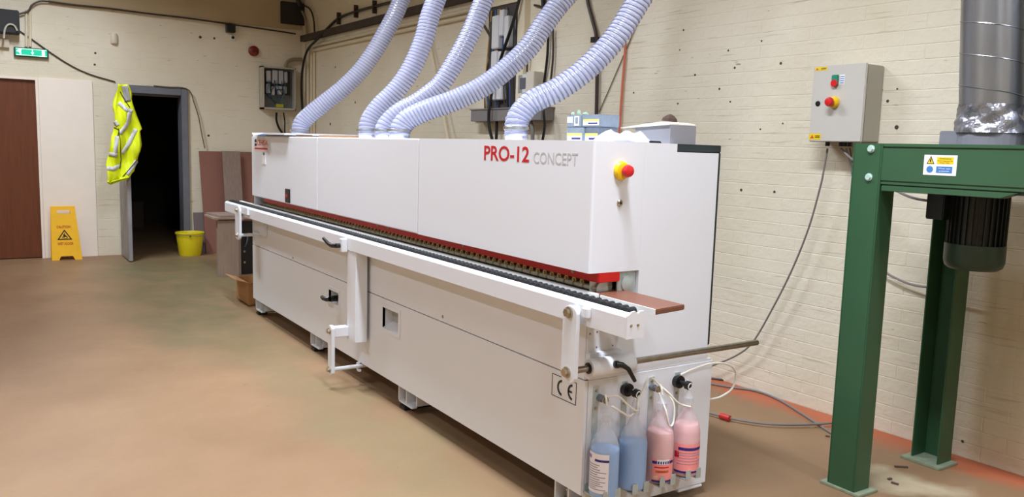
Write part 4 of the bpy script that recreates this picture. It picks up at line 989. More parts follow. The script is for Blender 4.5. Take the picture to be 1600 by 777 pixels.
# tray, conduits and cables near the corner
tr = thing('cable_tray', 'dark dusty cable tray running along the right wall below the cable', 'cable tray', tuple(WM @ V((-6.4, 0, 2.78))))
MB(WM).box((-8.55, -0.06, 2.77), (-4.30, -0.003, 2.80)).build('tray_base', mat('tray_dark', (66, 58, 50), 0.7, var=0.2, vscale=9), tr)
MB(WM).box((-8.55, -0.065, 2.77), (-4.30, -0.06, 2.845)).build('tray_lip', mat('tray_dark', (66, 58, 50), 0.7), tr)
for k in range(5):
    pts = [(-8.5 + j * 0.6, -0.02 - 0.009 * k, 2.815 + 0.008 * math.sin(j * 2.1 + k) + 0.012 * (k % 2)) for j in range(8)]
    MB(WM).tube(spline(pts, 4), 0.009, 6).build('tray_cable', [CABLED, BLACK, CABLE][k % 3], tr)
for k in range(2):
    P = [V((-8.25 + 0.05 * k, -0.022, 1.49)), V((-8.25 + 0.05 * k, -0.022, 2.60 + 0.05 * k)), V((-8.21 + 0.05 * k, -0.022, 2.665 - 0.04 * k + 0.0)), V((-4.05, -0.022, 2.665 - 0.05 * k))]
    P = [(-8.38 + 0.13 * k, -0.022, 1.49), (-8.38 + 0.13 * k, -0.022, 2.60), (-8.37 + 0.13 * k, -0.022, 2.655 - 0.055 * k), (-8.30 + 0.13 * k, -0.022, 2.69 - 0.055 * k), (-6.0, -0.022, 2.69 - 0.055 * k), (-4.06, -0.022, 2.69 - 0.055 * k)]
    o = MB(WM).tube([V(p) for p in P], 0.020, 8).build('conduit', CONDUIT, base=tuple(WM @ V(P[0])), smooth=True)
    tag(o, ['cream conduit, upper of the pair under the cable tray turning down at the corner', 'cream conduit, lower of the pair under the cable tray turning down at the corner'][k], 'conduit')
for k, s in enumerate((-8.50, -8.16)):
    o = MB(WM).cyl((s, -0.022, 1.49), (s, -0.022, 2.74 if k == 0 else 2.60), 0.016, 8).build('conduit', CONDUIT, base=tuple(WM @ V((s, 0, 1.49))), smooth=True)
    tag(o, ['leftmost upright cream conduit in the corner beside the black cable', 'rightmost upright cream conduit of the four in the corner'][k], 'conduit')
ac = wcable('black_cable', [(700, -24, 0.03), (640, -4, 0.03), (605, 5, 0.03), (560, 17, 0.03), (530, 28, 0.03), (512, 44, 0.04), (494, 63, 0.10), (482, 76, 0.10), (475, 95, 0.10), (471, 130, 0.10), (473, 180, 0.06), (476, 224, 0.05)], 0.016, BLACK, 'thick black cable arching down the right wall into the corner')
for u, v in [(530, 29), (557, 18), (586, 11)]:
    q = atW(u, v, 0.02); MB(WM).box((q.x - 0.012, -0.05, q.z - 0.07), (q.x + 0.012, -0.003, q.z + 0.07)).build('cable_clip', CABLED, ac)
wcable('brown_cable', [(474, 8, 0.05), (484, 14, 0.05), (490, 30, 0.05), (492, 60, 0.05)], 0.012, CABLED, 'dark cable dropping from the black corner box to the tray')
wcable('pale_conduit', [(472, 18, 0.04), (477, 30, 0.04), (480, 60, 0.04)], 0.016, mat('dull_conduit', (150, 134, 106), 0.6), 'dull conduit beside the dark cable under the corner box', 'conduit')

# ================================================================== FAR WALL
def fbox(name, u0, v0, u1, v1, d, m, label=None, cat=None, bev=0.004, parent=None, x0=XF + 0.002):
    a = at(u0, v1, X=XF); b = at(u1, v0, X=XF)
    mb = B((x0, a.y, a.z), (x0 + d, b.y, b.z))
    if parent: return mb.build(name, m, parent, bevel=bev)
    return tag(mb.build(name, m, base=(XF, (a.y + b.y) / 2, a.z), bevel=bev), label, cat)
def fcab(name, px, r, m, label, cat='cable', off=0.015):
    P = [at(u, v, X=XF + off) for u, v in px]
    return tag(MB().tube(spline(P, 6), r, 6).build(name, m, base=tuple(P[0]), smooth=True), label, cat)
fcab('long_cable', [(76, 2), (90, 4), (120, 8), (170, 13), (230, 21), (290, 28), (360, 38), (430, 48), (462, 53)], 0.011, CABLED, 'dark cable running along the top of the far wall to the corner', off=0.05)
fcab('bent_cable', [(76, 2), (62, 2), (50, 8), (44, 17), (30, 22)], 0.011, CABLED, 'dark cable bending down to the black speaker', off=0.05)
fcab('drop_conduit', [(41, 16), (41, 44), (41, 73)], 0.016, CONDUIT, 'left of two cream conduits dropping to the exit sign', 'conduit', 0.022)
fcab('drop_conduit', [(47, 14), (47, 44), (47, 73)], 0.016, CONDUIT, 'right of two cream conduits dropping to the exit sign', 'conduit', 0.022)
fcab('sloping_cable', [(30, 48), (52, 63), (80, 83), (110, 102), (140, 116), (180, 128)], 0.008, CABLED, 'thin dark cable sloping from the speaker down to the door frame')
fcab('door_cable', [(240, 134), (262, 136), (285, 137), (297, 143), (303, 160), (310, 182), (315, 208), (320, 232)], 0.007, mat('olive_cable', (104, 88, 60), 0.6), 'thin cable looping over the door corner and down the wall', off=0.062)
sp = fbox('speaker', -12, 19, 29, 52, 0.16, mat('speaker_black', (24, 24, 24), 0.6), 'black box speaker high on the far wall at the left edge', 'speaker', 0.01)
fcab('white_loop', [(6, 60), (8, 45), (14, 38), (22, 40), (27, 48)], 0.010, mat('dull_white_cable', (190, 184, 172), 0.5), 'pale cable looping in front of the black speaker', off=0.18)
fbox('junction_box', -4, 62, 14, 74, 0.05, mat('cream_box', (206, 192, 172), 0.5), 'cream junction box under the black speaker', 'junction box')
# exit sign
a = at(22, 91, X=XF); b = at(75, 75, X=XF)
ex = thing('exit_sign', 'lit green exit sign with arrows and running figure above the brown door', 'exit sign', (XF, (a.y + b.y) / 2, a.z))
ya, yb2, za, zb_ = a.y, b.y, 2.325, 2.405
B((XF + 0.002, ya, za - 0.012), (XF + 0.05, yb2, zb_ + 0.010)).build('housing', mat('dark_green_case', (20, 70, 56), 0.4), ex, bevel=0.005)
B((XF + 0.05, ya + 0.015, za), (XF + 0.056, yb2 - 0.015, zb_)).build('lit_face', mat('lit_green', (10, 196, 150), 0.4, emit=0.45), ex)
LW = mat('lit_white', (220, 255, 244), 0.4, emit=0.7)
h = zb_ - za; X_ = XF + 0.0565
def ico(pts, nm): MB().prism([(X_, ya + p[0] * (yb2 - ya), za + p[1] * h) for p in pts], (0.0012, 0, 0)).build(nm, LW, ex)
B((X_, ya + 0.02, zb_ - 0.008), (X_ + 0.001, yb2 - 0.02, zb_ - 0.002)).build('light_line', LW, ex); B((X_, ya + 0.02, za + 0.002), (X_ + 0.001, yb2 - 0.02, za + 0.008)).build('light_line', LW, ex)
ico([(0.06, 0.55), (0.15, 0.92), (0.23, 0.92), (0.20, 0.60), (0.21, 0.12), (0.17, 0.16), (0.14, 0.45)], 'running_figure')
ico([(0.515, 0.85), (0.545, 0.85), (0.545, 0.5), (0.575, 0.5), (0.53, 0.15), (0.485, 0.5), (0.515, 0.5)], 'down_arrow')
ico([(0.80, 0.1), (0.89, 0.1), (0.89, 0.9), (0.80, 0.9)], 'door_symbol')
# motion sensor, camera, bell
a = at(178, 70, X=XF)
tag(MB().lathe((XF + 0.012, a.y, a.z + 0.01), [(0.0, 0.0), (0.035, 0.002), (0.042, 0.02), (0.042, 0.09), (0.036, 0.12), (0.0, 0.125)], 14, caps=False).build('motion_sensor', mat('sensor_cream', (222, 212, 190), 0.4), base='auto', smooth=True), 'small cream motion sensor high on the far wall', 'sensor')
c_ = fbox('security_camera', 352, 39, 365, 51, 0.10, BLACK, 'small black camera box under the cable on the far wall', 'camera', 0.006)
q = at(363, 59, X=XF)
se = tag(B((XF + 0.001, q.y - 0.03, q.z - 0.03), (XF + 0.03, q.y + 0.03, q.z + 0.03)).build('white_sensor', STICKW, base='auto', bevel=0.004), 'tiny white square sensor with black dot below the camera box', 'sensor')
MB().cyl((XF + 0.03, q.y, q.z), (XF + 0.034, q.y, q.z), 0.02, 12).build('lens', BLACK, se)
q = at(395.5, 80, X=XF)
al = tag(MB().lathe((XF + 0.001, q.y, q.z), [(0.062, 0), (0.066, 0.01), (0.066, 0.035), (0.05, 0.05), (0.0, 0.055)], 22, (1, 0, 0), caps=False).build('alarm_bell', mat('alarm_red', (128, 32, 30), 0.4), base='auto', smooth=True), 'round dark red alarm bell on the far wall', 'alarm')
MB().cyl((XF + 0.05, q.y, q.z), (XF + 0.062, q.y, q.z), 0.022, 14).build('centre_cap', mat('alarm_dark', (90, 24, 24), 0.4), al)
# fuse cabinet with the cover off
y0, y1, z0, z1 = 1.235, 1.69, 1.86, 2.415
fc = thing('fuse_cabinet', 'open grey fuse cabinet on the far wall above the machine end', 'fuse cabinet', (XF, 1.46, z0))
GC = mat('cabinet_grey', (150, 150, 146), 0.5); GCD = mat('cabinet_inside', (112, 116, 116), 0.6, var=0.15, vscale=12)
B((XF + 0.002, y0, z0), (XF + 0.012, y1, z1)).build('back_plate', GCD, fc)
mb = MB(); mb.box((XF + 0.012, y0, z0), (XF + 0.12, y0 + 0.035, z1)); mb.box((XF + 0.012, y1 - 0.02, z0), (XF + 0.12, y1, z1)); mb.box((XF + 0.012, y0, z1 - 0.02), (XF + 0.12, y1, z1)); mb.box((XF + 0.012, y0, z0), (XF + 0.12, y1, z0 + 0.025))
mb.build('frame', mat('cabinet_edge', (186, 180, 166), 0.5), fc, bevel=0.003)
B((XF + 0.012, y0 + 0.04, z0 + 0.2), (XF + 0.03, y1 - 0.05, z1 - 0.04)).build('mounting_pan', mat('pan_dark', (44, 46, 50), 0.6), fc)
for (a, b, c, d) in [(0.07, 0.13, 0.36, 0.50), (0.15, 0.22, 0.34, 0.51), (0.235, 0.295, 0.34, 0.51), (0.31, 0.35, 0.36, 0.50), (0.07, 0.12, 0.21, 0.33), (0.14, 0.18, 0.19, 0.30), (0.20, 0.29, 0.27, 0.31), (0.22, 0.28, 0.20, 0.255), (0.30, 0.34, 0.22, 0.31)]:
    B((XF + 0.03, y0 + a, z0 + c), (XF + 0.09, y0 + b, z0 + d)).build('breaker', mat('breaker_grey', (176, 174, 176), 0.45), fc, bevel=0.004)
rr = random.Random(11)
for k in range(9):
    a = y0 + 0.06 + 0.034 * k
    pts = [(XF + 0.05, a, z1 - 0.05), (XF + 0.095, a + rr.uniform(-.03, .03), z0 + 0.34), (XF + 0.09, a + rr.uniform(-.05, .05), z0 + 0.2), (XF + 0.05, y0 + 0.24 + rr.uniform(-.06, .06), z0 + 0.04)]
    MB().tube(spline(pts, 6), 0.005, 6).build('wire', [BLACK, mat('blue_wire', (60, 90, 150), 0.5), mat('green_wire', (60, 110, 84), 0.5)][k % 3], fc)
B((XF + 0.02, y0 + 0.20, z0 + 0.03), (XF + 0.10, y0 + 0.29, z0 + 0.075)).build('yellow_gland', mat('gland_yellow', (170, 170, 40), 0.5), fc)
fcab('cabinet_cable', [(432, 176), (432, 188), (436, 200), (444, 212), (452, 222)], 0.016, BLACK, 'thick black cable curling down from under the fuse cabinet', off=0.06)
fcab('cabinet_cable', [(443, 176), (445, 190), (445, 205), (447, 222)], 0.010, BLACK, 'thin black cable hanging straight under the fuse cabinet', off=0.05)
q = at(447, 100, X=XF)
fcab('cabinet_conduit', [(447, 107), (447, 102), (450, 96), (458, 93), (472, 93)], 0.024, mat('dull_conduit', (150, 134, 106), 0.6), 'short pipe bending from the fuse cabinet top into the corner', 'conduit', 0.05)
fbox('corner_board', 437, 7, 473, 37, 0.05, mat('board_black', (40, 34, 30), 0.7), 'black board high in the corner with cables below', 'board', 0.004, x0=XF + 0.031)
fcab('riser_cable', [(464, -16), (466, 0), (470, 10)], 0.035, BLACK, 'bundle of black cable above the corner board', off=0.10)

# wet floor sign: two hinged panels
yc = -1.075
ws = thing('wet_floor_sign', 'yellow caution wet floor sign by the white boarded panel', 'sign', (-8.47, yc, 0))
def sign_panel(xb, xt, nm):
    def Pt(y, z, dx=0.0): return (xb + (xt - xb) * z / 0.62 + dx, yc + y, z)
    def lr(z): return -0.158 + 0.0105 * z / 0.62 * 1, 0.155 - 0.055 * z / 0.62
    mb = MB()
    def quad(z0, z1, f0, f1, g0=None, g1=None):
        g0 = f0 if g0 is None else g0; g1 = f1 if g1 is None else g1
        a0, b0 = lr(z0); a1, b1 = lr(z1)
        L_ = lambda a, b, f: a + (b - a) * f
        mb.prism([Pt(L_(a0, b0, f0), z0), Pt(L_(a0, b0, f1), z0), Pt(L_(a1, b1, g1), z1), Pt(L_(a1, b1, g0), z1)], (0.012, 0, 0))
    quad(0, 0.045, 0, 0.24, 0, 0.30); quad(0, 0.045, 0.76, 1.0, 0.70, 1.0); quad(0.045, 0.535, 0, 1); quad(0.535, 0.578, 0, 0.25); quad(0.535, 0.578, 0.78, 1); quad(0.578, 0.62, 0, 1)
    return mb.build(nm, YELSIGN, ws), Pt
fr, PF = sign_panel(-8.39, -8.465, 'front_panel')
bkp, _ = sign_panel(-8.57, -8.485, 'back_panel')
MB().cyl((-8.47, yc - 0.145, 0.615), (-8.47, yc + 0.098, 0.615), 0.009, 10).build('hinge_rod', YELSIGN, ws)
def st(body, z, h, w_, m, yo=0.0):
    o_ = V(PF(-w_ / 2 + yo, z, 0.0135))
    text('sign_lettering', body, m, fr, o_, (0, 1, 0), (V(PF(0, 1)) - V(PF(0, 0))), w_, h, 0.0008, bold=0.02)
st('CAUTION', 0.370, 0.030, 0.142, mat('sign_red', (190, 32, 14), 0.5), -0.025)
st('WET FLOOR', 0.174, 0.032, 0.165, mat('sign_red', (190, 32, 14), 0.5), -0.012)
def poly(pts, m, nm, dx=0.013, th=0.0008): MB().prism([PF(p[0] - 0.018, p[1], dx) for p in pts], (th, 0, 0)).build(nm, m, fr)
poly([(-0.078, 0.235), (0.078, 0.235), (0.0, 0.355)], INK, 'triangle')
poly([(-0.055, 0.247), (0.055, 0.247), (0.0, 0.332)], YELSIGN, 'triangle_field', 0.0139, 0.0004)
poly([(-0.012, 0.300), (0.0, 0.306), (0.010, 0.290), (0.022, 0.276), (0.034, 0.262), (0.026, 0.256), (0.010, 0.270), (-0.004, 0.262), (-0.028, 0.262), (-0.026, 0.270), (-0.010, 0.274), (-0.016, 0.286)], INK, 'slipping_figure', 0.0145, 0.0004)
poly([(-0.006, 0.309), (0.0, 0.317), (0.007, 0.311), (0.002, 0.304)], INK, 'figure_head', 0.0145, 0.0004)
poly([(-0.030, 0.250), (0.030, 0.250), (0.030, 0.254), (-0.030, 0.254)], INK, 'slip_line', 0.0145, 0.0004)

# bucket
bx, by = -8.33, 0.275
bu = thing('bucket', 'yellow plastic bucket standing by the right side of the open doorway', 'bucket', (bx, by, 0))
MB().lathe((bx, by, 0), [(0.0, 0.004), (0.125, 0.0), (0.13, 0.01), (0.158, 0.23), (0.162, 0.275), (0.172, 0.277), (0.172, 0.29), (0.160, 0.292), (0.152, 0.27), (0.122, 0.02), (0.0, 0.016)], 32, caps=False).build('pail', BUCKET, bu, smooth=True)
MB().tube([(bx + 0.175 * math.cos(a), by + 0.175 * math.sin(a), 0.275 - 0.02 * math.sin(a / 2 + .8)) for a in [math.radians(-90 + 10 * i) for i in range(19)]], 0.003, 6).build('bail_handle', mat('handle_grey', (150, 150, 120), 0.5), bu)
MB().cyl((bx + 0.168, by - 0.03, 0.255), (bx + 0.176, by - 0.03, 0.255), 0.012, 10).build('handle_lug', mat('lug_dark', (110, 100, 40), 0.5), bu)

# boards leaning and stacked behind the machine
def lean(name, y0, y1, xb, xt, h, th, m, label, cat='board', skew=0.0):
    o = MB().prism([(xb, y0 + skew, 0), (xb, y1 + skew, 0), (xt, y1, h), (xt, y0, h)], (-th, 0, 0)).build(name, m, base=((xb), (y0 + y1) / 2, 0))
    return tag(o, label, cat)
lean('brown_board', 0.455, 1.34, -8.40, -8.58, 1.295, 0.018, PINKB, 'large reddish brown board leaning on the far wall behind the machine', skew=0.03)
a, b = at(347, 236, X=-8.50), at(375, 236, X=-8.50)
lean('grey_board', a.y, b.y, -8.28, -8.50, a.z, 0.018, GREYWOOD, 'tall narrow grey laminate board leaning in front of the brown board')
lean('grey_offcut', at(303, 333, X=-8.56).y, at(320, 333, X=-8.56).y + 0.02, -8.50, -8.59, 0.51, 0.02, mat('mauve_board', (122, 106, 106), 0.6), 'small mauve-grey offcut leaning behind the yellow bucket')
BYS = [(-6.50, 0.185, 0.40, 0.600, GREYWOOD2, 'grey laminate board, front one of the low stack beyond the rail end'), (-6.53, 0.20, 0.43, 0.615, GREYWOOD, 'grey laminate board, second of the low stack beyond the rail end'), (-6.56, 0.19, 0.44, 0.59, GREYWOOD2, 'grey laminate board, third of the low stack beyond the rail end')]
for k, (x, y0, y1, h, m_, lb) in enumerate(BYS):
    tag(B((x - 0.018, y0, 0), (x, y1, h)).build('stacked_board', m_, base=(x, (y0 + y1) / 2, 0)), lb, 'board', 'low stack of grey boards')
tag(B((-6.90, 0.14, 0.618), (-6.44, 0.62, 0.636)).build('lying_board', GREYWOOD2, base='auto'), 'pale board lying flat, lower of two on top of the low stack', 'board')
tag(MB().prism([(-6.92, 0.16, 0.637), (-6.46, 0.20, 0.637), (-6.46, 0.60, 0.637), (-6.92, 0.60, 0.637)], (0, 0, 0.018)).build('lying_board', GREYWOOD, base='auto'), 'grey board lying flat, upper of two on top of the low stack', 'board')
bm2 = thing('tool_case', 'black case with silver catches standing beside the low board stack', 'case', (-6.65, 0.55, 0))
B((-6.78, 0.452, 0.0), (-6.60, 0.70, 0.57)).build('shell', BLACK, bm2, bevel=0.008)
MB().tube(spline([(-6.598, 0.49, 0.30), (-6.57, 0.50, 0.34), (-6.57, 0.51, 0.38), (-6.598, 0.52, 0.42)], 5), 0.006, 6).build('grip', GREYFR, bm2)
for z in (0.12, 0.24): B((-6.60, 0.475, z), (-6.592, 0.495, z + 0.02)).build('catch', BOLT, bm2)
# cardboard box with open flaps by the far machine foot
cx = thing('cardboard_box', 'open brown cardboard box on the floor at the far end of the machine', 'box', (-5.05, 0.22, 0))
mb = MB(); x0, x1, y0, y1, h = -5.25, -4.85, 0.055, 0.40, 0.20
mb.box((x0, y0, 0), (x1, y0 + 0.004, h)); mb.box((x0, y1 - 0.004, 0), (x1, y1, h)); mb.box((x0, y0 + .004, 0), (x0 + 0.004, y1 - .004, h)); mb.box((x1 - 0.004, y0 + .004, 0), (x1, y1 - .004, h)); mb.box((x0, y0, 0), (x1, y1, 0.004))
mb.build('carton', CARD, cx)
MB().prism([(x0, y0, h), (x1, y0, h), (x1 - 0.02, y0 - 0.11, h + 0.035), (x0 + 0.02, y0 - 0.11, h + 0.035)], (0, 0, 0.004)).build('flap', CARD, cx)
MB().prism([(x1, y0, h), (x1, y1, h), (x1 + 0.10, y1 - 0.02, h + 0.02), (x1 + 0.10, y0 + 0.02, h + 0.02)], (0, 0, 0.004)).build('flap', CARD, cx)

# ================================================================== HI-VIS VEST
SC = 4.317
def vp(cx_, cy_, off=0.0):
    u, v = 140 + cx_ / SC, 120 + cy_ / SC
    f = 0.022 * math.sin(cx_ * 0.045 + cy_ * 0.012) + 0.014 * math.sin(cx_ * 0.10 - cy_ * 0.018 + 1) + 0.010 * math.sin(cy_ * 0.03)
    return at(u, v, X=-7.885 + f + off)
def ip(tab, y):
    for (y0, x0), (y1, x1) in zip(tab, tab[1:]):
        if y <= y1: return x0 + (x1 - x0) * (y - y0) / (y1 - y0)
    return tab[-1][1]
LT = [(52, 192), (130, 184), (200, 172), (340, 164), (450, 140), (520, 128), (600, 108), (625, 116), (712, 126)]
RTT = [(52, 246), (110, 270), (200, 298), (280, 326), (352, 354), (366, 340), (462, 353), (552, 324), (575, 325), (640, 292), (682, 270), (694, 210), (712, 150)]
vt = thing('safety_vest', 'fluorescent yellow safety vest with grey stripes hanging on the open grey door', 'vest', tuple(vp(230, 712)))
n, mcol = 44, 16; vs = []
for j in range(n + 1):
    y = 52 + 660 * j / n; a, b = ip(LT, y), ip(RTT, y)
    for i in range(mcol + 1): vs.append(vp(a + (b - a) * i / mcol, y))
fs = [(j * (mcol + 1) + i, j * (mcol + 1) + i + 1, (j + 1) * (mcol + 1) + i + 1, (j + 1) * (mcol + 1) + i) for j in range(n) for i in range(mcol)]
cl = MB().add(vs, fs).build('cloth', VEST, vt, smooth=True)
md = cl.modifiers.new('thick', 'SOLIDIFY'); md.thickness = 0.035; md.offset = -1
def stripe(pts, w_, m, nm, off=0.006):
    vs = []; out = []
    for k in range(len(pts) - 1):
        for q in range(6): out.append((pts[k][0] + (pts[k + 1][0] - pts[k][0]) * q / 6, pts[k][1] + (pts[k + 1][1] - pts[k][1]) * q / 6))
    out.append(pts[-1])
    for k, p in enumerate(out):
        a = out[max(k - 1, 0)]; b = out[min(k + 1, len(out) - 1)]
        dx, dy = b[0] - a[0], b[1] - a[1]; l = math.hypot(dx, dy) or 1; nx, ny = -dy / l * w_ / 2, dx / l * w_ / 2
        vs += [vp(p[0] + nx, p[1] + ny, off), vp(p[0], p[1], off), vp(p[0] - nx, p[1] - ny, off)]
    fs = []
    for k in range(len(out) - 1): fs += [(3 * k, 3 * k + 1, 3 * k + 4, 3 * k + 3), (3 * k + 1, 3 * k + 2, 3 * k + 5, 3 * k + 4)]
    o = MB().add(vs, fs).build(nm, m, vt, smooth=True); md = o.modifiers.new('thick', 'SOLIDIFY'); md.thickness = 0.003; md.offset = -1
for pts in ([(196, 175), (240, 215), (288, 238)], [(272, 240), (262, 310), (205, 385)], [(312, 352), (270, 440), (222, 520)], [(130, 522), (188, 532)], [(116, 615), (160, 622), (208, 600)], [(184, 400), (178, 470), (172, 540)], [(318, 568), (252, 660)], [(170, 300), (190, 330)]):
    stripe(pts, 27, TAPE_R, 'reflective_stripe')
stripe([(238, 62), (246, 110), (256, 165)], 44, GREYCLOTH, 'grey_lining', 0.008)
stripe([(206, 100), (224, 135), (270, 205)], 6, BIND, 'binding', 0.012)
stripe([(195, 345), (205, 420), (212, 560), (205, 620)], 5, BIND, 'binding', 0.009)
stripe([(322, 560), (262, 630), (205, 694)], 5, BIND, 'binding', 0.010)
stripe([(165, 342), (198, 358), (190, 400)], 5, BIND, 'binding', 0.009)
B((-7.95, -0.49, 1.975), (-7.91, -0.42, 2.00)).build('hanging_loop', BIND, vt)

# ================================================================== GREEN EXTRACTOR FRAME
gf = thing('extractor_frame', 'green steel extractor frame with motor hung beneath, right of the machine', 'machine', (0.8, 1.62, 0))
def channel(x0, x1, y0, y1, web_front, nm='leg'):
    mb = MB(); t = 0.007
    mb.box((x0, y0, 0.012), (x0 + t, y1, 1.512)); mb.box((x1 - t, y0, 0.012), (x1, y1, 1.512))
    mb.box((x0 + t, y0, 0.012), (x1 - t, y0 + t, 1.512)) if web_front else mb.box((x0 + t, y1 - t, 0.012), (x1 - t, y1, 1.512))
    return mb.build(nm, GREEN, gf, bevel=0.0015)
for (x0, x1) in ((0.200, 0.335), (1.30, 1.435)):
    l1 = channel(x0, x1, 1.236, 1.342, True); l2 = channel(x0, x1, 1.885, 2.000, False)
    for l, (ya, yb2) in ((l1, (1.225, 1.365)), (l2, (1.845, 2.010))):
        p = B((x0 - 0.03, ya, 0.0), (x1 + 0.03, yb2, 0.012)).build('base_plate', BASEPL, l, bevel=0.002)
    for z in (1.489, 1.372):
        bolt('bolt', mat('pale_green_bolt', (200, 226, 214), 0.35, 0.3), l1, ((x0 + x1) / 2 + 0.016, 1.236, z), (0, -1, 0), 0.012, 0.012)
beam = MB(); beam.box((0.335, 1.244, 1.355), (1.30, 1.250, 1.500)); beam.box((0.335, 1.236, 1.498), (1.30, 1.30, 1.512)); beam.box((0.335, 1.238, 1.345), (1.30, 1.30, 1.356))
beam.build('front_beam', GREEN, gf, bevel=0.002)
B((0.333, 1.239, 1.360), (1.295, 1.245, 1.494)).build('front_panel', GREEN, gf, bevel=0.002)
MB().prism([(0.342, 1.236, 1.341), (0.875, 1.236, 1.341), (0.815, 1.236, 1.318), (0.342, 1.236, 1.318)], (0, 0.05, 0)).build('lower_rail', GREEN, gf, bevel=0.002)
B((0.20, 1.885, 1.345), (1.435, 1.89, 1.512)).build('rear_beam', GREEN, gf)
for x in (0.203, 1.428): B((x, 1.342, 1.345), (x + 0.005, 1.885, 1.512)).build('side_beam', GREEN, gf)
B((0.21, 1.25, 1.500), (1.43, 1.885, 1.506)).build('top_plate', GREEN, gf)
B((0.21, 1.25, 1.332), (1.43, 1.885, 1.344)).build('base_tray', GREEN_DK, gf)
# sticker
a = at(1442, 273, Y=1.2385); b = at(1496.5, 243, Y=1.2385); w_, h = b.x - a.x, b.z - a.z
sk = B((a.x, 1.2378, a.z), (b.x, 1.2392, b.z)).build('safety_sticker', STICKW, gf)
ys = 1.2377
B((a.x + w_ * 0.40, ys - 0.0005, a.z + h * 0.56), (a.x + w_ * 0.90, ys, a.z + h * 0.90)).build('yellow_panel', TRI, sk)
B((a.x + w_ * 0.40, ys - 0.0005, a.z + h * 0.12), (a.x + w_ * 0.88, ys, a.z + h * 0.44)).build('blue_panel', BLUEP, sk)
MB().cyl((a.x + w_ * 0.2, ys, a.z + h * 0.28), (a.x + w_ * 0.2, ys - 0.0006, a.z + h * 0.28), h * 0.17, 20).build('blue_disc', BLUEP, sk)
MB().prism([(a.x + w_ * 0.09, ys, a.z + h * 0.55), (a.x + w_ * 0.33, ys, a.z + h * 0.55), (a.x + w_ * 0.21, ys, a.z + h * 0.95)], (0, -0.0005, 0)).build('warning_triangle', INK, sk)
MB().prism([(a.x + w_ * 0.125, ys - 0.0005, a.z + h * 0.58), (a.x + w_ * 0.295, ys - 0.0005, a.z + h * 0.58), (a.x + w_ * 0.21, ys - 0.0005, a.z + h * 0.87)], (0, -0.0004, 0)).build('triangle_field', TRI, sk)
MB().prism([(a.x + w_ * 0.20, ys - 0.001, a.z + h * 0.80), (a.x + w_ * 0.235, ys - 0.001, a.z + h * 0.80), (a.x + w_ * 0.215, ys - 0.001, a.z + h * 0.60), (a.x + w_ * 0.18, ys - 0.001, a.z + h * 0.69)], (0, -0.0003, 0)).build('bolt_symbol', INK, sk)
for s_, z_, m_, f in (('WARNING', 0.78, INK, 0.36), ('Moving parts', 0.67, INK, 0.44), ('Keep clear', 0.58, INK, 0.3)):
    text('sticker_lettering', s_, m_, sk, (a.x + w_ * (0.65 - f / 2), ys - 0.0006, a.z + h * z_), XD, ZD, w_ * f, h * 0.075, 0.0003)
for s_, z_, f in (('Wear eye', 0.29, 0.36), ('protection', 0.16, 0.3)):
    text('sticker_lettering', s_, STICKW, sk, (a.x + w_ * (0.64 - f / 2), ys - 0.0006, a.z + h * z_), XD, ZD, w_ * f, h * 0.09, 0.0003)
# motor
mx_, my_ = 0.565, 1.58
R_ = 0.112
mo = MB().cyl((mx_, my_, 1.10), (mx_, my_, 1.332), R_ * 0.90, 28).build('motor', MOTOR, gf, smooth=True)
for k in range(30):
    a = 2 * PI * k / 30
    M2 = Matrix.Translation((mx_, my_, 0)) @ Matrix.Rotation(a, 4, 'Z')
    MB().box((R_ * 0.88, -0.002, 1.105), (R_ * 1.0, 0.002, 1.315), M2).build('fin', MOTOR, mo)
MB().lathe((mx_, my_, 1.005), [(0.0, 0.0), (R_ * 0.82, 0.0), (R_ * 0.96, 0.012), (R_ * 1.02, 0.035), (R_ * 1.02, 0.105), (R_ * 0.9, 0.106)], 30, caps=False).build('fan_cowl', GREEN_DK, mo, smooth=True)
B((mx_ - 0.15, my_ - 0.13, 1.205), (mx_ - 0.075, my_ - 0.0, 1.332)).build('terminal_box', MOTOR, mo, bevel=0.004)
MB().cyl((mx_, my_, 1.318), (mx_, my_, 1.333), R_ * 1.1, 28).build('motor_flange', MOTOR, mo)

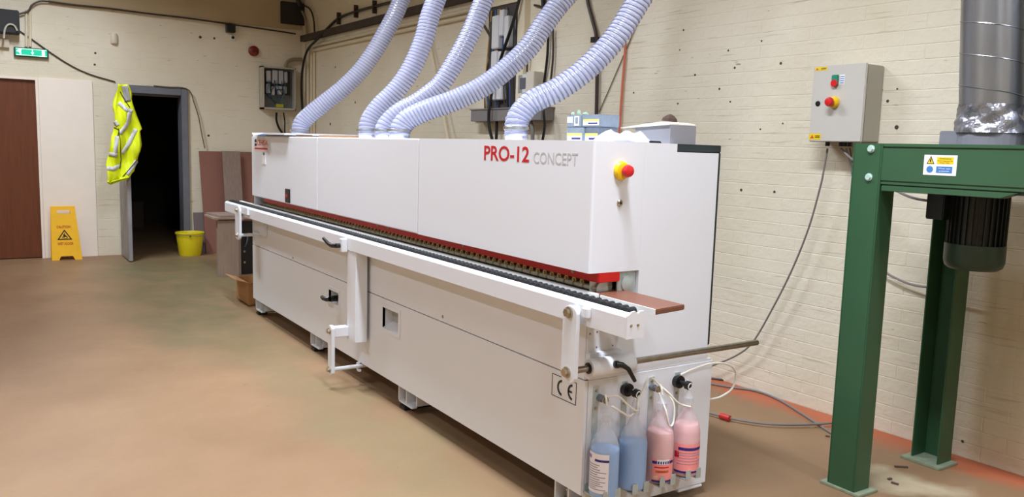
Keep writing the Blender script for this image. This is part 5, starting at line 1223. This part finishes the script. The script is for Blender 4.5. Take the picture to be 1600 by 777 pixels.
# ducts
def duct(cx_, cy_, z0, z1, r, lean_, label, lead=1.5):
    t = thing('spiral_duct', label, 'duct', (cx_, cy_, z0))
    def C_(z): return V((cx_ - lean_ * (z - z0), cy_, z))
    n = 40; seg = 40; vs = []
    for k in range(n + 1):
        z = z0 + (z1 - z0) * k / n
        for i in range(seg): a = 2 * PI * i / seg; vs.append(C_(z) + V((r * math.cos(a), r * math.sin(a), 0)))
    fs = [(k * seg + i, k * seg + (i + 1) % seg, (k + 1) * seg + (i + 1) % seg, (k + 1) * seg + i) for k in range(n) for i in range(seg)]
    MB().add(vs, fs).build('pipe', DUCT, t, smooth=True)
    pitch = 0.128; turns = (z1 - z0) / pitch; M_ = int(turns * 36)
    MB().tube([C_(z0 + (z1 - z0) * j / M_) + V(((r + 0.0003) * math.cos(-2 * PI * j / 36 + 0.6), (r + 0.0003) * math.sin(-2 * PI * j / 36 + 0.6), 0)) for j in range(M_)], 0.0026, 5).build('lock_seam', DUCT, t, smooth=True)
    return t
d1 = duct(0.575, 1.60, 1.57, 3.99, 0.1205, 0.075, 'grey spiral duct with silver tape at its foot on the green frame')
# taped joint
seg, n = 48, 14; vs = []; rr = random.Random(4)
for k in range(n + 1):
    z = 1.565 + 0.115 * k / n
    for i in range(seg):
        a = 2 * PI * i / seg
        r = 0.124 + 0.016 * max(0, 1 - (z - 1.565) / 0.07) + 0.0035 * math.sin(3 * a + 60 * z) + 0.003 * math.sin(7 * a - 90 * z) + 0.002 * math.sin(13 * a + 150 * z)
        vs.append((0.575 - 0.075 * (z - 1.57) + r * math.cos(a), 1.60 + r * math.sin(a), z))
fs = [(k * seg + i, k * seg + (i + 1) % seg, (k + 1) * seg + (i + 1) % seg, (k + 1) * seg + i) for k in range(n) for i in range(seg)]
MB().add(vs, fs).build('silver_tape', TAPE, d1, smooth=True)
GFL = mat('grey_flange', (126, 124, 134), 0.5)
MB().cyl((0.575, 1.60, 1.507), (0.575, 1.60, 1.57), 0.132, 32).build('spigot', GFL, d1)
B((0.415, 1.50, 1.507), (0.50, 1.60, 1.572)).build('flange_block', GFL, d1, bevel=0.004)
duct(0.845, 1.64, 1.507, 3.99, 0.1205, 0.0, 'second grey spiral duct at the right edge beside the taped one')
B((-0.0, 0, 0), (0, 0, 0)) if False else None
# small debris on the floor by the legs
for k, (u, v, w_) in enumerate([(1408, 731, 0.06), (1398, 757, 0.03), (1390, 750, 0.02), (1293, 683, 0.02)]):
    q = at(u, v, Z=0)
    M2 = Matrix.Translation((q.x, q.y, 0)) @ Matrix.Rotation([0.9, 0.2, 1.4, 0.4][k], 4, 'Z')
    tag(MB().box((-w_ / 2, -0.005, 0.0005), (w_ / 2, 0.005, 0.008), M2).build('floor_scrap', mat('dark_scrap', (96, 78, 70), 0.7), base=(q.x, q.y, 0)),
        ['long dark scrap on the floor between the two green legs', 'small dark scrap on the floor right of the near green leg', 'tiny dark scrap beside the near green base plate', 'tiny dark scrap left of the near green leg on the floor'][k], 'scrap')
